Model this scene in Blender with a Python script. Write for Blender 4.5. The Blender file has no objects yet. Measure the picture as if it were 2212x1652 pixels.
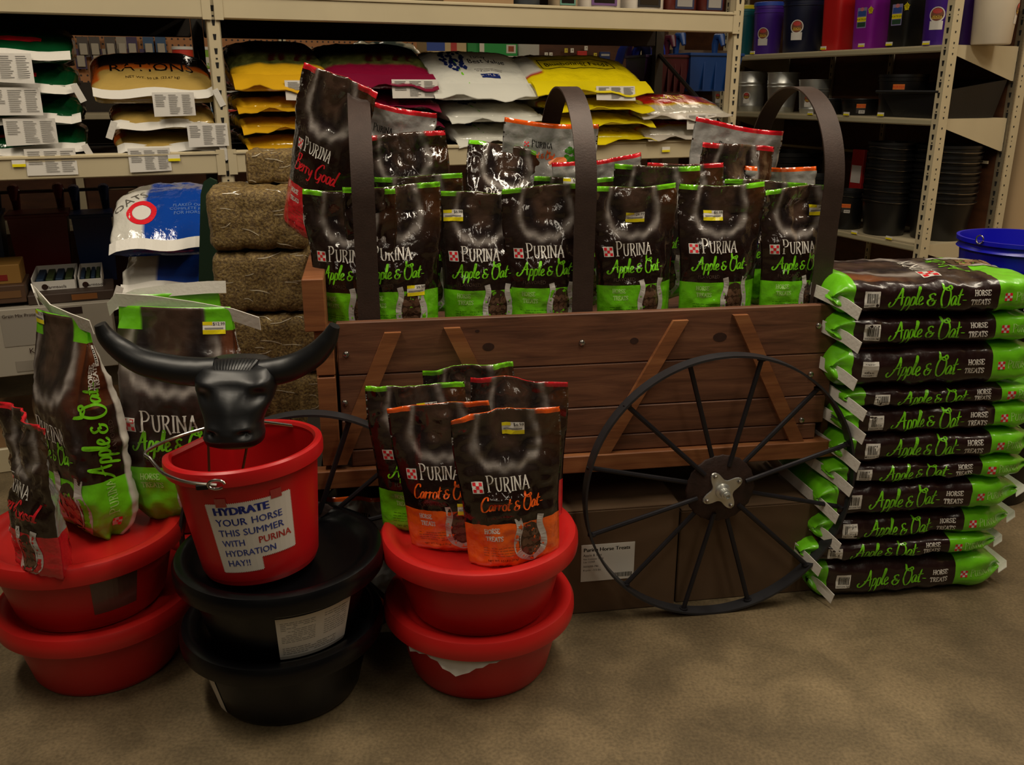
import bpy, math, random
import numpy as np
from mathutils import Vector, Matrix

# ------------------------------------------------------------------ camera, world, light
sc = bpy.context.scene
COL = sc.collection
FPX, HOR, CX, CY, CAMH = 1950.0, 190.0, 1106.0, 826.0, 1.45
TH = math.atan((CY - HOR) / FPX)
cam_d = bpy.data.cameras.new('camera')
cam_d.sensor_width = 36.0
cam_d.lens = 36.0 * FPX / 2212.0
cam_d.clip_start = 0.02
cam = bpy.data.objects.new('camera', cam_d)
COL.objects.link(cam)
cam.location = (0, 0, CAMH)
cam.rotation_euler = (math.pi / 2 - TH, 0, 0)
sc.camera = cam

world = bpy.data.worlds.new('store_air')
sc.world = world
world.use_nodes = True
world.node_tree.nodes['Background'].inputs[0].default_value = (1.0, 0.86, 0.68, 1)
world.node_tree.nodes['Background'].inputs[1].default_value = 0.035

def area(name, loc, sx, sy, power, rot=(0, 0, 0), col=(1.0, 0.875, 0.69)):
    l = bpy.data.lights.new(name, 'AREA')
    l.shape = 'RECTANGLE'; l.size = sx; l.size_y = sy; l.energy = power; l.color = col
    o = bpy.data.objects.new(name, l); COL.objects.link(o)
    o.location = loc; o.rotation_euler = rot
    return o
# fluorescent strips under the store ceiling, running with the aisle
area('ceiling_strip_light', (-1.6, 1.55, 3.7), 0.25, 2.4, 60, (0, 0, math.radians(23)))
area('ceiling_strip_light', (0.9, 1.9, 3.7), 0.25, 2.4, 70, (0, 0, math.radians(23)))
area('ceiling_strip_light', (3.0, 2.9, 3.7), 0.25, 2.4, 44, (0, 0, math.radians(23)))
area('ceiling_strip_light', (-1.0, -1.6, 3.7), 0.25, 2.4, 17, (0, 0, math.radians(23)))
area('ceiling_strip_light', (1.7, -0.9, 3.7), 0.25, 2.4, 19, (0, 0, math.radians(23)))
area('ceiling_strip_light', (-1.2, 6.3, 3.7), 0.25, 2.4, 10, (0, 0, math.radians(23)))
area('ceiling_strip_light', (1.6, 7.6, 3.7), 0.25, 2.4, 12, (0, 0, math.radians(23)))
sc.view_settings.view_transform = 'Standard'
sc.view_settings.look = 'None'
sc.view_settings.exposure = 0.0
sc.view_settings.gamma = 1.0
sc.view_settings.use_curve_mapping = False

# ------------------------------------------------------------------ rays used to measure real positions
_F = np.array([0, math.cos(TH), -math.sin(TH)]); _U = np.array([0, math.sin(TH), math.cos(TH)]); _C = np.array([0, 0, CAMH])
def ray(x, y): return np.array([(x - CX) / FPX, 0, 0]) + _U * ((CY - y) / FPX) + _F
def atY(x, y, Y): v = ray(x, y); return _C + v * (Y / v[1])
def atZ(x, y, Z): v = ray(x, y); return _C + v * ((Z - CAMH) / v[2])
class Frame:
    """a local frame: x along, y away, z up, turned by yaw"""
    def __init__(s, o, yaw):
        s.o = np.array(o, float); s.yaw = yaw
        s.ax = np.array([math.cos(yaw), math.sin(yaw), 0]); s.ay = np.array([-math.sin(yaw), math.cos(yaw), 0])
    def w(s, x, y, z): return s.o + s.ax * x + s.ay * y + np.array([0, 0, z])
    def m(s, px, py, off=0.0):
        v = ray(px, py); t = (np.dot(s.o - _C, s.ay) + off) / np.dot(v, s.ay)
        P = _C + v * t; return float(np.dot(P - s.o, s.ax)), float(P[2])
YW = math.radians(9)
WC = atZ(1545, 1318, 0)                     # where the big wheel touches the floor
WAG = Frame(WC + np.array([-math.sin(YW), math.cos(YW), 0]) * 0.08, YW)
YR = math.radians(23)
_o = atY(482, 350, 3.68); RACK = Frame((_o[0], _o[1], 0), YR)
_g = _C + ray(2020, 275) * 4.6; GON = Frame((_g[0], _g[1], 0), YR)   # x = into the shelf, y = along the run

# ------------------------------------------------------------------ materials
MATS = {}
def lin(c):
    if isinstance(c, str):
        c = [int(c[i:i + 2], 16) / 255 for i in (0, 2, 4)]
    return tuple((x / 12.92 if x <= 0.04045 else ((x + 0.055) / 1.055) ** 2.4) for x in c)
def mat(name, col, rough=0.5, metal=0.0, bump=0.0, bscale=60.0, coat=0.0, vary=0.0, vscale=8.0, attr=False, spec=0.5, stretch=None, trans=0.0, noise_detail=4.0):
    if name in MATS: return MATS[name]
    m = bpy.data.materials.new(name); m.use_nodes = True
    nt = m.node_tree; b = nt.nodes['Principled BSDF']
    c = lin(col)
    b.inputs['Base Color'].default_value = (*c, 1)
    b.inputs['Roughness'].default_value = rough; b.inputs['Metallic'].default_value = metal
    b.inputs['Specular IOR Level'].default_value = spec
    if coat: b.inputs['Coat Weight'].default_value = coat; b.inputs['Coat Roughness'].default_value = 0.08
    if trans: b.inputs['Transmission Weight'].default_value = trans
    tc = nt.nodes.new('ShaderNodeTexCoord')
    src = tc.outputs['Object']
    if stretch:
        mp = nt.nodes.new('ShaderNodeMapping'); mp.inputs['Scale'].default_value = stretch
        nt.links.new(src, mp.inputs['Vector']); src = mp.outputs['Vector']
    colout = None
    if attr:
        a = nt.nodes.new('ShaderNodeAttribute'); a.attribute_name = 'Col'; colout = a.outputs['Color']
    if vary:
        n = nt.nodes.new('ShaderNodeTexNoise'); n.inputs['Scale'].default_value = vscale; n.inputs['Detail'].default_value = noise_detail
        nt.links.new(src, n.inputs['Vector'])
        r = nt.nodes.new('ShaderNodeMapRange'); r.inputs['From Min'].default_value = 0.3; r.inputs['From Max'].default_value = 0.7
        r.inputs['To Min'].default_value = 1 - vary; r.inputs['To Max'].default_value = 1 + vary
        nt.links.new(n.outputs['Fac'], r.inputs['Value'])
        mx = nt.nodes.new('ShaderNodeVectorMath'); mx.operation = 'SCALE'
        if colout: nt.links.new(colout, mx.inputs[0])
        else: mx.inputs[0].default_value = c
        nt.links.new(r.outputs['Result'], mx.inputs['Scale']); colout = mx.outputs['Vector']
    if colout: nt.links.new(colout, b.inputs['Base Color'])
    if bump:
        n2 = nt.nodes.new('ShaderNodeTexNoise'); n2.inputs['Scale'].default_value = bscale; n2.inputs['Detail'].default_value = 3
        nt.links.new(src, n2.inputs['Vector'])
        bp = nt.nodes.new('ShaderNodeBump'); bp.inputs['Strength'].default_value = bump; bp.inputs['Distance'].default_value = 0.004
        nt.links.new(n2.outputs['Fac'], bp.inputs['Height']); nt.links.new(bp.outputs['Normal'], b.inputs['Normal'])
    MATS[name] = m
    return m

def ramp_mat(name, cols, scale, stretch=None, rough=0.6, bump=0.3, detail=6.0, dist=0.0, kind='noise', spec=0.4, bdist=0.004):
    if name in MATS: return MATS[name]
    m = bpy.data.materials.new(name); m.use_nodes = True
    nt = m.node_tree; b = nt.nodes['Principled BSDF']
    b.inputs['Roughness'].default_value = rough; b.inputs['Specular IOR Level'].default_value = spec
    tc = nt.nodes.new('ShaderNodeTexCoord'); src = tc.outputs['Object']
    if stretch:
        mp = nt.nodes.new('ShaderNodeMapping'); mp.inputs['Scale'].default_value = stretch
        nt.links.new(src, mp.inputs['Vector']); src = mp.outputs['Vector']
    n = nt.nodes.new('ShaderNodeTexNoise'); n.inputs['Scale'].default_value = scale; n.inputs['Detail'].default_value = detail
    n.inputs['Distortion'].default_value = dist; n.inputs['Roughness'].default_value = 0.62
    nt.links.new(src, n.inputs['Vector'])
    r = nt.nodes.new('ShaderNodeValToRGB')
    e = r.color_ramp.elements
    for i, (p, c) in enumerate(cols):
        el = e[i] if i < 2 else e.new(p)
        el.position = p; el.color = (*lin(c), 1)
    nt.links.new(n.outputs['Fac'], r.inputs['Fac']); nt.links.new(r.outputs['Color'], b.inputs['Base Color'])
    if bump:
        bp = nt.nodes.new('ShaderNodeBump'); bp.inputs['Strength'].default_value = bump; bp.inputs['Distance'].default_value = bdist
        nt.links.new(n.outputs['Fac'], bp.inputs['Height']); nt.links.new(bp.outputs['Normal'], b.inputs['Normal'])
    MATS[name] = m
    return m

FILM = mat('printed_film', 'ffffff', rough=0.12, attr=True, bump=0.8, bscale=42, coat=0.6, spec=0.6)
WOVEN = mat('woven_sack_film', 'ffffff', rough=0.3, attr=True, bump=0.5, bscale=34, coat=0.35, spec=0.5)
INK = {k: mat('ink_' + k, c, rough=0.25, coat=0.4) for k, c in dict(white='d8d4cc', green='72c81e', orange='f0601c', red='d8202c', black='14100e', yellow='f2e21e', dark='2c1a14', grey='8f8d8a', blue='2c3f94', darkgreen='2f6a10', brown='6a4a30', palegreen='a8d878', shoe='b9b4ae', treat='8a6a4c', treat2='5e4534', treatdark='3a281c', navy='1c2a66', paleorange='e8804a', tan='b08a55').items()}
def ink(k): return INK[k]
TAPE = mat('white_seam_tape', 'd9d5cc', rough=0.45, bump=0.25, bscale=90)
PAPER = mat('white_paper', 'd4d0c8', rough=0.6)
STICK = mat('sticker_paper', 'e6e2da', rough=0.35)
CREAM = mat('cream_painted_steel', 'c2b595', rough=0.42, vary=0.04, vscale=5)
CREAMD = mat('cream_steel_worn', 'a89c80', rough=0.5, vary=0.08, vscale=9)
DARKSTEEL = mat('dark_grey_steel', '37332e', rough=0.45, metal=0.3, vary=0.15, vscale=20)
BLACKP = mat('black_plastic', '060608', rough=0.28, spec=.35, vary=0.1, vscale=10)
BLACKR = mat('black_rubber', '121315', rough=0.42, bump=0.1, bscale=120)
REDP = mat('red_plastic', 'ba1c1a', rough=0.36, vary=0.05, vscale=6, bump=0.04, bscale=60)
REDB = mat('bright_red_plastic', 'b81217', rough=0.34, vary=0.04, vscale=6)
WIRE = mat('bright_steel_wire', 'b8b4ae', rough=0.25, metal=1.0)
GALV = mat('galvanised_steel', 'c8c9c4', rough=0.34, metal=0.85, vary=0.15, vscale=14)
RUST = mat('rusty_dark_steel', '33221d', rough=0.62, metal=0.35, vary=0.35, vscale=26, bump=0.3, bscale=120)
HOOPM = mat('brown_steel_band', '3f302a', rough=0.5, metal=0.25, vary=0.12, vscale=30, bump=0.15, bscale=200)
WHEELM = mat('grey_steel_rim', '3c3c40', rough=0.45, metal=0.6, vary=0.2, vscale=12)
SPOKEM = mat('dark_spoke_steel', '262429', rough=0.45, metal=0.5, vary=0.2, vscale=12)
WOOD = ramp_mat('stained_cedar', [(0.28, '4a2e20'), (0.5, '6a4430'), (0.74, '80563c')], 3.2, (1.2, 14, 14), rough=0.55, bump=0.25, dist=0.6)
WOODL = ramp_mat('stained_cedar_brace', [(0.28, '6a4026'), (0.5, '875330'), (0.74, '9a663e')], 3.0, (1.2, 14, 14), rough=0.55, bump=0.2, dist=0.5)
WOODK = mat('wood_knot', '321a12', rough=0.6, vary=0.3, vscale=60)
CARD = mat('brown_cardboard', '5c452e', rough=0.8, vary=0.06, vscale=14, bump=0.1, bscale=40)
HAYM = ramp_mat('compressed_hay', [(0.3, '3c2d1a'), (0.45, '6a5432'), (0.56, '87703f'), (0.72, 'a88f60')], 130, None, rough=0.45, bump=0.9, detail=8, bdist=0.006)
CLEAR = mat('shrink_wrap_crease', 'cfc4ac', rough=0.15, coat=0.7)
CONC = None
def concrete():
    m = bpy.data.materials.new('polished_concrete'); m.use_nodes = True
    nt = m.node_tree; b = nt.nodes['Principled BSDF']; tc = nt.nodes.new('ShaderNodeTexCoord')
    b.inputs['Roughness'].default_value = 0.5; b.inputs['Specular IOR Level'].default_value = 0.35
    def noise(s, d, dist=0.0):
        n = nt.nodes.new('ShaderNodeTexNoise'); n.inputs['Scale'].default_value = s; n.inputs['Detail'].default_value = d
        n.inputs['Distortion'].default_value = dist; nt.links.new(tc.outputs['Object'], n.inputs['Vector']); return n
    n1 = noise(1.7, 5, 0.3); n2 = noise(6.5, 9, 0.35); n3 = noise(120, 3)
    r = nt.nodes.new('ShaderNodeValToRGB'); e = r.color_ramp.elements
    e[0].position = 0.3; e[0].color = (*lin('5e513c'), 1); e[1].position = 0.72; e[1].color = (*lin('85755a'), 1)
    nt.links.new(n1.outputs['Fac'], r.inputs['Fac'])
    r2 = nt.nodes.new('ShaderNodeValToRGB'); e = r2.color_ramp.elements
    e[0].position = 0.38; e[0].color = (0.72, 0.71, 0.68, 1); e[1].position = 0.62; e[1].color = (1.08, 1.06, 1.02, 1)
    nt.links.new(n2.outputs['Fac'], r2.inputs['Fac'])
    r3 = nt.nodes.new('ShaderNodeValToRGB'); e = r3.color_ramp.elements
    e[0].position = 0.3; e[0].color = (0.7, 0.7, 0.7, 1); e[1].position = 0.66; e[1].color = (1.12, 1.12, 1.12, 1)
    nt.links.new(n3.outputs['Fac'], r3.inputs['Fac'])
    v = nt.nodes.new('ShaderNodeTexVoronoi'); v.inputs['Scale'].default_value = 5.5; nt.links.new(tc.outputs['Object'], v.inputs['Vector'])
    r4 = nt.nodes.new('ShaderNodeValToRGB'); e = r4.color_ramp.elements
    e[0].position = 0.035; e[0].color = (1.35, 1.35, 1.3, 1); e[1].position = 0.06; e[1].color = (1, 1, 1, 1)
    nt.links.new(v.outputs['Distance'], r4.inputs['Fac'])
    cur = r.outputs['Color']
    for x in (r2, r3, r4):
        mx = nt.nodes.new('ShaderNodeMix'); mx.data_type = 'RGBA'; mx.blend_type = 'MULTIPLY'; mx.inputs['Factor'].default_value = 1 if x is not r4 else 0.6
        nt.links.new(cur, mx.inputs[6]); nt.links.new(x.outputs['Color'], mx.inputs[7]); cur = mx.outputs[2]
    nt.links.new(cur, b.inputs['Base Color'])
    bp = nt.nodes.new('ShaderNodeBump'); bp.inputs['Strength'].default_value = 0.08; bp.inputs['Distance'].default_value = 0.003
    nt.links.new(n2.outputs['Fac'], bp.inputs['Height']); nt.links.new(bp.outputs['Normal'], b.inputs['Normal'])
    return m
CONC = concrete()
def pegboard():
    m = bpy.data.materials.new('tan_pegboard'); m.use_nodes = True
    nt = m.node_tree; b = nt.nodes['Principled BSDF']; tc = nt.nodes.new('ShaderNodeTexCoord')
    b.inputs['Roughness'].default_value = 0.6
    mp = nt.nodes.new('ShaderNodeMapping'); mp.inputs['Scale'].default_value = (30, 30, 30)
    nt.links.new(tc.outputs['Object'], mp.inputs['Vector'])
    fr = nt.nodes.new('ShaderNodeVectorMath'); fr.operation = 'FRACTION'; nt.links.new(mp.outputs['Vector'], fr.inputs[0])
    sb = nt.nodes.new('ShaderNodeVectorMath'); sb.operation = 'SUBTRACT'; sb.inputs[1].default_value = (0.5, 0.5, 0.5)
    nt.links.new(fr.outputs['Vector'], sb.inputs[0])
    ml = nt.nodes.new('ShaderNodeVectorMath'); ml.operation = 'MULTIPLY'; ml.inputs[1].default_value = (1, 0, 1)
    nt.links.new(sb.outputs['Vector'], ml.inputs[0])
    ln = nt.nodes.new('ShaderNodeVectorMath'); ln.operation = 'LENGTH'; nt.links.new(ml.outputs['Vector'], ln.inputs[0])
    lt = nt.nodes.new('ShaderNodeMath'); lt.operation = 'LESS_THAN'; lt.inputs[1].default_value = 0.17
    nt.links.new(ln.outputs['Value'], lt.inputs[0])
    mx = nt.nodes.new('ShaderNodeMix'); mx.data_type = 'RGBA'; mx.inputs[6].default_value = (*lin('a06a3a'), 1); mx.inputs[7].default_value = (*lin('2c1a10'), 1)
    nt.links.new(lt.outputs['Value'], mx.inputs['Factor']); nt.links.new(mx.outputs[2], b.inputs['Base Color'])
    return m
PEG = pegboard()
BROWNPANEL = ramp_mat('brown_hardboard', [(0.3, '3a2012'), (0.7, '5a361e')], 5, (1, 1, 3), rough=0.55, bump=0.0)
DECK = mat('dark_shelf_board', '2a2118', rough=0.8, vary=0.15, vscale=12)

# ------------------------------------------------------------------ mesh building
class MB:
    def __init__(s): s.v = []; s.f = []; s.mi = []; s.n = 0; s.mats = []
    def midx(s, m):
        if m not in s.mats: s.mats.append(m)
        return s.mats.index(m)
    def add(s, V, F, m):
        i = s.midx(m); o = s.n
        s.v.extend([tuple(map(float, p)) for p in V]); s.n += len(V)
        for f in F: s.f.append([int(a) + o for a in f]); s.mi.append(i)
        return s
    def box(s, lo, hi, m, M=None, bev=0.0):
        (x0, y0, z0), (x1, y1, z1) = lo, hi
        if bev:
            b = bev; V = []; F = []
            # chamfered box: 24 vertices
            def q(sx, sy, sz):
                X = (x0, x1)[sx]; Y = (y0, y1)[sy]; Z = (z0, z1)[sz]
                dx = b if sx == 0 else -b; dy = b if sy == 0 else -b; dz = b if sz == 0 else -b
                return [(X, Y + dy, Z + dz), (X + dx, Y, Z + dz), (X + dx, Y + dy, Z)]
            idx = {}
            for sx in (0, 1):
                for sy in (0, 1):
                    for sz in (0, 1):
                        for k, p in enumerate(q(sx, sy, sz)): idx[(sx, sy, sz, k)] = len(V); V.append(p)
            I = lambda *a: idx[a]
            for sx in (0, 1): 
                f = [I(sx, 0, 0, 0), I(sx, 1, 0, 0), I(sx, 1, 1, 0), I(sx, 0, 1, 0)]; F.append(f if sx else f[::-1])
            for sy in (0, 1):
                f = [I(0, sy, 0, 1), I(0, sy, 1, 1), I(1, sy, 1, 1), I(1, sy, 0, 1)]; F.append(f if sy else f[::-1])
            for sz in (0, 1):
                f = [I(0, 0, sz, 2), I(1, 0, sz, 2), I(1, 1, sz, 2), I(0, 1, sz, 2)]; F.append(f if sz else f[::-1])
            for a in (0, 1):
                for c in (0, 1):
                    F.append([I(a, c, 0, 0), I(a, c, 1, 0), I(a, c, 1, 1), I(a, c, 0, 1)])
                    F.append([I(a, 0, c, 0), I(a, 1, c, 0), I(a, 1, c, 2), I(a, 0, c, 2)])
                    F.append([I(0, a, c, 1), I(1, a, c, 1), I(1, a, c, 2), I(0, a, c, 2)])
            for sx in (0, 1):
                for sy in (0, 1):
                    for sz in (0, 1): F.append([I(sx, sy, sz, 0), I(sx, sy, sz, 1), I(sx, sy, sz, 2)])
        else:
            V = [(x, y, z) for x in (x0, x1) for y in (y0, y1) for z in (z0, z1)]
            F = [(0, 1, 3, 2), (4, 6, 7, 5), (0, 4, 5, 1), (2, 3, 7, 6), (0, 2, 6, 4), (1, 5, 7, 3)]
        if M is not None: V = [M @ Vector(p) for p in V]
        return s.add(V, F, m)
    def tube(s, pts, r, m, n=8, closed=False, cap=True, flat=1.0):
        P = [Vector(p) for p in pts]; N = len(P)
        R = r if hasattr(r, '__len__') else [r] * N
        V = []; up = None
        for i in range(N):
            a = P[(i - 1) % N] if (closed or i > 0) else P[i]; b = P[(i + 1) % N] if (closed or i < N - 1) else P[i]
            t = (b - a).normalized()
            if up is None:
                up = Vector((0, 0, 1)) if abs(t.z) < 0.9 else Vector((1, 0, 0))
            u = (up - t * up.dot(t)).normalized(); w = t.cross(u); up = u
            for k in range(n):
                c = 2 * math.pi * k / n
                V.append(P[i] + (u * math.cos(c) * flat + w * math.sin(c)) * R[i])
        F = []
        for i in range(N if closed else N - 1):
            for k in range(n):
                k2 = (k + 1) % n; j = (i + 1) % N
                F.append((i * n + k, i * n + k2, j * n + k2, j * n + k))
        if cap and not closed:
            F.append(tuple(range(n))[::-1]); F.append(tuple(range((N - 1) * n, N * n)))
        return s.add(V, F, m)
    def lathe(s, prof, m, n=40, sx=1.0, sy=1.0, M=None, closed=False, shape=None, cap=True):
        V = []; K = len(prof)
        for r, z in prof:
            for k in range(n):
                a = 2 * math.pi * k / n
                q = shape(a) if shape else 1.0
                V.append(Vector((r * math.cos(a) * sx * q, r * math.sin(a) * sy * q, z)))
        F = []
        for i in range(K if closed else K - 1):
            for k in range(n):
                k2 = (k + 1) % n; j = (i + 1) % K
                F.append((i * n + k, i * n + k2, j * n + k2, j * n + k))
        if not closed and cap:
            if prof[0][0] > 1e-6: F.append(tuple(range(n))[::-1])
            if prof[-1][0] > 1e-6: F.append(tuple(range((K - 1) * n, K * n)))
        if M is not None: V = [M @ p for p in V]
        return s.add(V, F, m)
    def band(s, pts, wdir, width, thick, m, closed=False):
        """flat strap following pts, wide along wdir"""
        P = [Vector(p) for p in pts]; N = len(P); wd = Vector(wdir).normalized(); V = []
        for i in range(N):
            a = P[(i - 1) % N] if (closed or i > 0) else P[i]; b = P[(i + 1) % N] if (closed or i < N - 1) else P[i]
            t = (b - a).normalized(); nn = t.cross(wd).normalized()
            for sw, st in ((-1, -1), (1, -1), (1, 1), (-1, 1)):
                V.append(P[i] + wd * sw * width / 2 + nn * st * thick / 2)
        F = []
        for i in range(N if closed else N - 1):
            j = (i + 1) % N
            for k in range(4):
                k2 = (k + 1) % 4; F.append((i * 4 + k, i * 4 + k2, j * 4 + k2, j * 4 + k))
        if not closed: F.append((3, 2, 1, 0)); F.append(tuple((N - 1) * 4 + k for k in range(4)))
        return s.add(V, F, m)
    def build(s, name, parent=None, smooth=False, kind=None, sharp=35):
        me = bpy.data.meshes.new(name); me.from_pydata(s.v, [], s.f); me.validate()
        for m in s.mats: me.materials.append(m)
        if len(me.polygons) == len(s.mi): me.polygons.foreach_set('material_index', s.mi)
        if smooth:
            me.polygons.foreach_set('use_smooth', [True] * len(me.polygons))
            if sharp: me.set_sharp_from_angle(angle=math.radians(sharp))
        o = bpy.data.objects.new(name, me); COL.objects.link(o)
        if parent: o.parent = parent
        if kind: o['kind'] = kind
        return o

def tag(o, label, cat, group=None):
    o['label'] = label; o['category'] = cat
    if group: o['group'] = group
    return o
def thing(name, label, cat, loc, rz=0.0, group=None, rx=0.0, ry=0.0):
    o = bpy.data.objects.new(name, None); COL.objects.link(o)
    o.empty_display_size = 0.05
    o.location = tuple(map(float, loc)); o.rotation_euler = (rx, ry, rz)
    return tag(o, label, cat, group)
def setting(o): o['kind'] = 'structure'; return o
def place(o, loc, rz=0.0, rx=0.0, ry=0.0): o.location = tuple(map(float, loc)); o.rotation_euler = (rx, ry, rz); return o

# ------------------------------------------------------------------ noise
_rng = np.random.RandomState(7); _tab = _rng.rand(4096)
def _h(i, j, k): return _tab[(i * 73 + j * 179 + k * 283 + (i * j) % 97 + (j * k) % 61) & 4095]
def vnoise(P):
    I = np.floor(P).astype(int); f = P - I; f = f * f * (3 - 2 * f); r = 0
    for a in (0, 1):
        for b in (0, 1):
            for c in (0, 1):
                w = (f[..., 0] if a else 1 - f[..., 0]) * (f[..., 1] if b else 1 - f[..., 1]) * (f[..., 2] if c else 1 - f[..., 2])
                r = r + w * _h(I[..., 0] + a, I[..., 1] + b, I[..., 2] + c)
    return r * 2 - 1
def ridge(P): return 1 - np.abs(vnoise(P)) * 2.2
def sstep(a, b, x): t = np.clip((x - a) / (b - a), 0, 1); return t * t * (3 - 2 * t)

# ------------------------------------------------------------------ surfaces that carry print
class Sheet:
    """grid P[nv, nu, 3], closed in u. vs = v of each row, u evenly spaced"""
    def __init__(s, P, vs, perim, length, flip=False):
        s.P = P; s.vs = np.array(vs); s.nu = P.shape[1]; s.nv = P.shape[0]; s.perim = perim; s.length = length
        du = np.roll(P, -1, 1) - np.roll(P, 1, 1); dv = np.gradient(P, axis=0)
        N = np.cross(du, dv); N /= (np.linalg.norm(N, axis=2, keepdims=True) + 1e-12)
        c = P.mean(axis=1, keepdims=True); d = ((P - c) * N).sum()
        s.flip = d < 0
        s.N = -N if s.flip else N
    def at(s, u, v, off=0.0006):
        u = np.mod(u, 1.0) * s.nu; i = np.floor(u).astype(int) % s.nu; fu = (u - np.floor(u))[:, None]; i2 = (i + 1) % s.nu
        v = np.clip(v, 0, 1); j = np.clip(np.searchsorted(s.vs, v, side='right') - 1, 0, s.nv - 2)
        fv = ((v - s.vs[j]) / (s.vs[j + 1] - s.vs[j] + 1e-12))[:, None]
        def bl(A): return (A[j, i] * (1 - fu) + A[j, i2] * fu) * (1 - fv) + (A[j + 1, i] * (1 - fu) + A[j + 1, i2] * fu) * fv
        return bl(s.P) + bl(s.N) * off
    def body(s, name, parent, art, m, caps=(True, True)):
        nv, nu = s.nv, s.nu
        idx = np.arange(nv * nu).reshape(nv, nu)
        a = idx[:-1]; b = np.roll(idx, -1, 1)[:-1]; c = np.roll(idx, -1, 1)[1:]; d = idx[1:]
        F = np.stack([a, b, c, d], -1).reshape(-1, 4)
        if s.flip: F = F[:, ::-1]
        faces = F.tolist()
        if caps[0]: f = idx[0].tolist(); faces.append(f[::-1] if not s.flip else f)
        if caps[1]: f = idx[-1].tolist(); faces.append(f if not s.flip else f[::-1])
        me = bpy.data.meshes.new(name); me.from_pydata(s.P.reshape(-1, 3).tolist(), [], faces)
        # corner colours, sampled just inside each face so that print edges stay crisp
        U = (np.arange(nu) / nu); V = s.vs
        ul = U[None, :] + 0 * V[:-1, None]; ur = ul + 1.0 / nu; vb = V[:-1, None] + 0 * U[None, :]; vt = V[1:, None] + 0 * U[None, :]
        e = 0.04; du = (ur - ul) * e; dv = (vt - vb) * e
        cu = np.stack([ul + du, ur - du, ur - du, ul + du], -1).reshape(-1, 4); cv = np.stack([vb + dv, vb + dv, vt - dv, vt - dv], -1).reshape(-1, 4)
        if s.flip: cu = cu[:, ::-1]; cv = cv[:, ::-1]
        cc = art(np.mod(cu.reshape(-1), 1), cv.reshape(-1))
        full = [cc]
        if caps[0]: full.append(np.repeat(cc[:1], nu, 0))
        if caps[1]: full.append(np.repeat(cc[-1:], nu, 0))
        cc = np.concatenate(full)
        at = me.color_attributes.new('Col', 'FLOAT_COLOR', 'CORNER')
        at.data.foreach_set('color', np.concatenate([cc, np.ones((len(cc), 1))], 1).astype(np.float32).ravel())
        me.materials.append(m); me.polygons.foreach_set('use_smooth', [True] * len(me.polygons))
        o = bpy.data.objects.new(name, me); COL.objects.link(o); o.parent = parent
        return o
    def stick(s, mb, dec, u0, v0, su=1, sv=1, scale=1.0, rot=0.0, off=0.0007):
        """dec: list of (verts (n,2) metres, faces, material); x runs along +u, y along +v"""
        c, n = math.cos(rot), math.sin(rot)
        for V, F, m in dec:
            A = np.asarray(V, float) * scale
            x = A[:, 0] * c - A[:, 1] * n; y = A[:, 0] * n + A[:, 1] * c
            if isinstance(su, tuple): uu = u0 + (x * su[0] + y * su[1]) / s.perim; vv = v0 + (x * sv[0] + y * sv[1]) / s.length
            else: uu = u0 + su * x / s.perim; vv = v0 + sv * y / s.length
            mb.add(s.at(uu, vv, off), F, m)

def vgrid(n, breaks=()):
    v = np.linspace(0, 1, n)
    for b in breaks: v[np.argmin(np.abs(v - b) + (v == 0) * 9 + (v == 1) * 9)] = b
    return np.sort(v)

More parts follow.
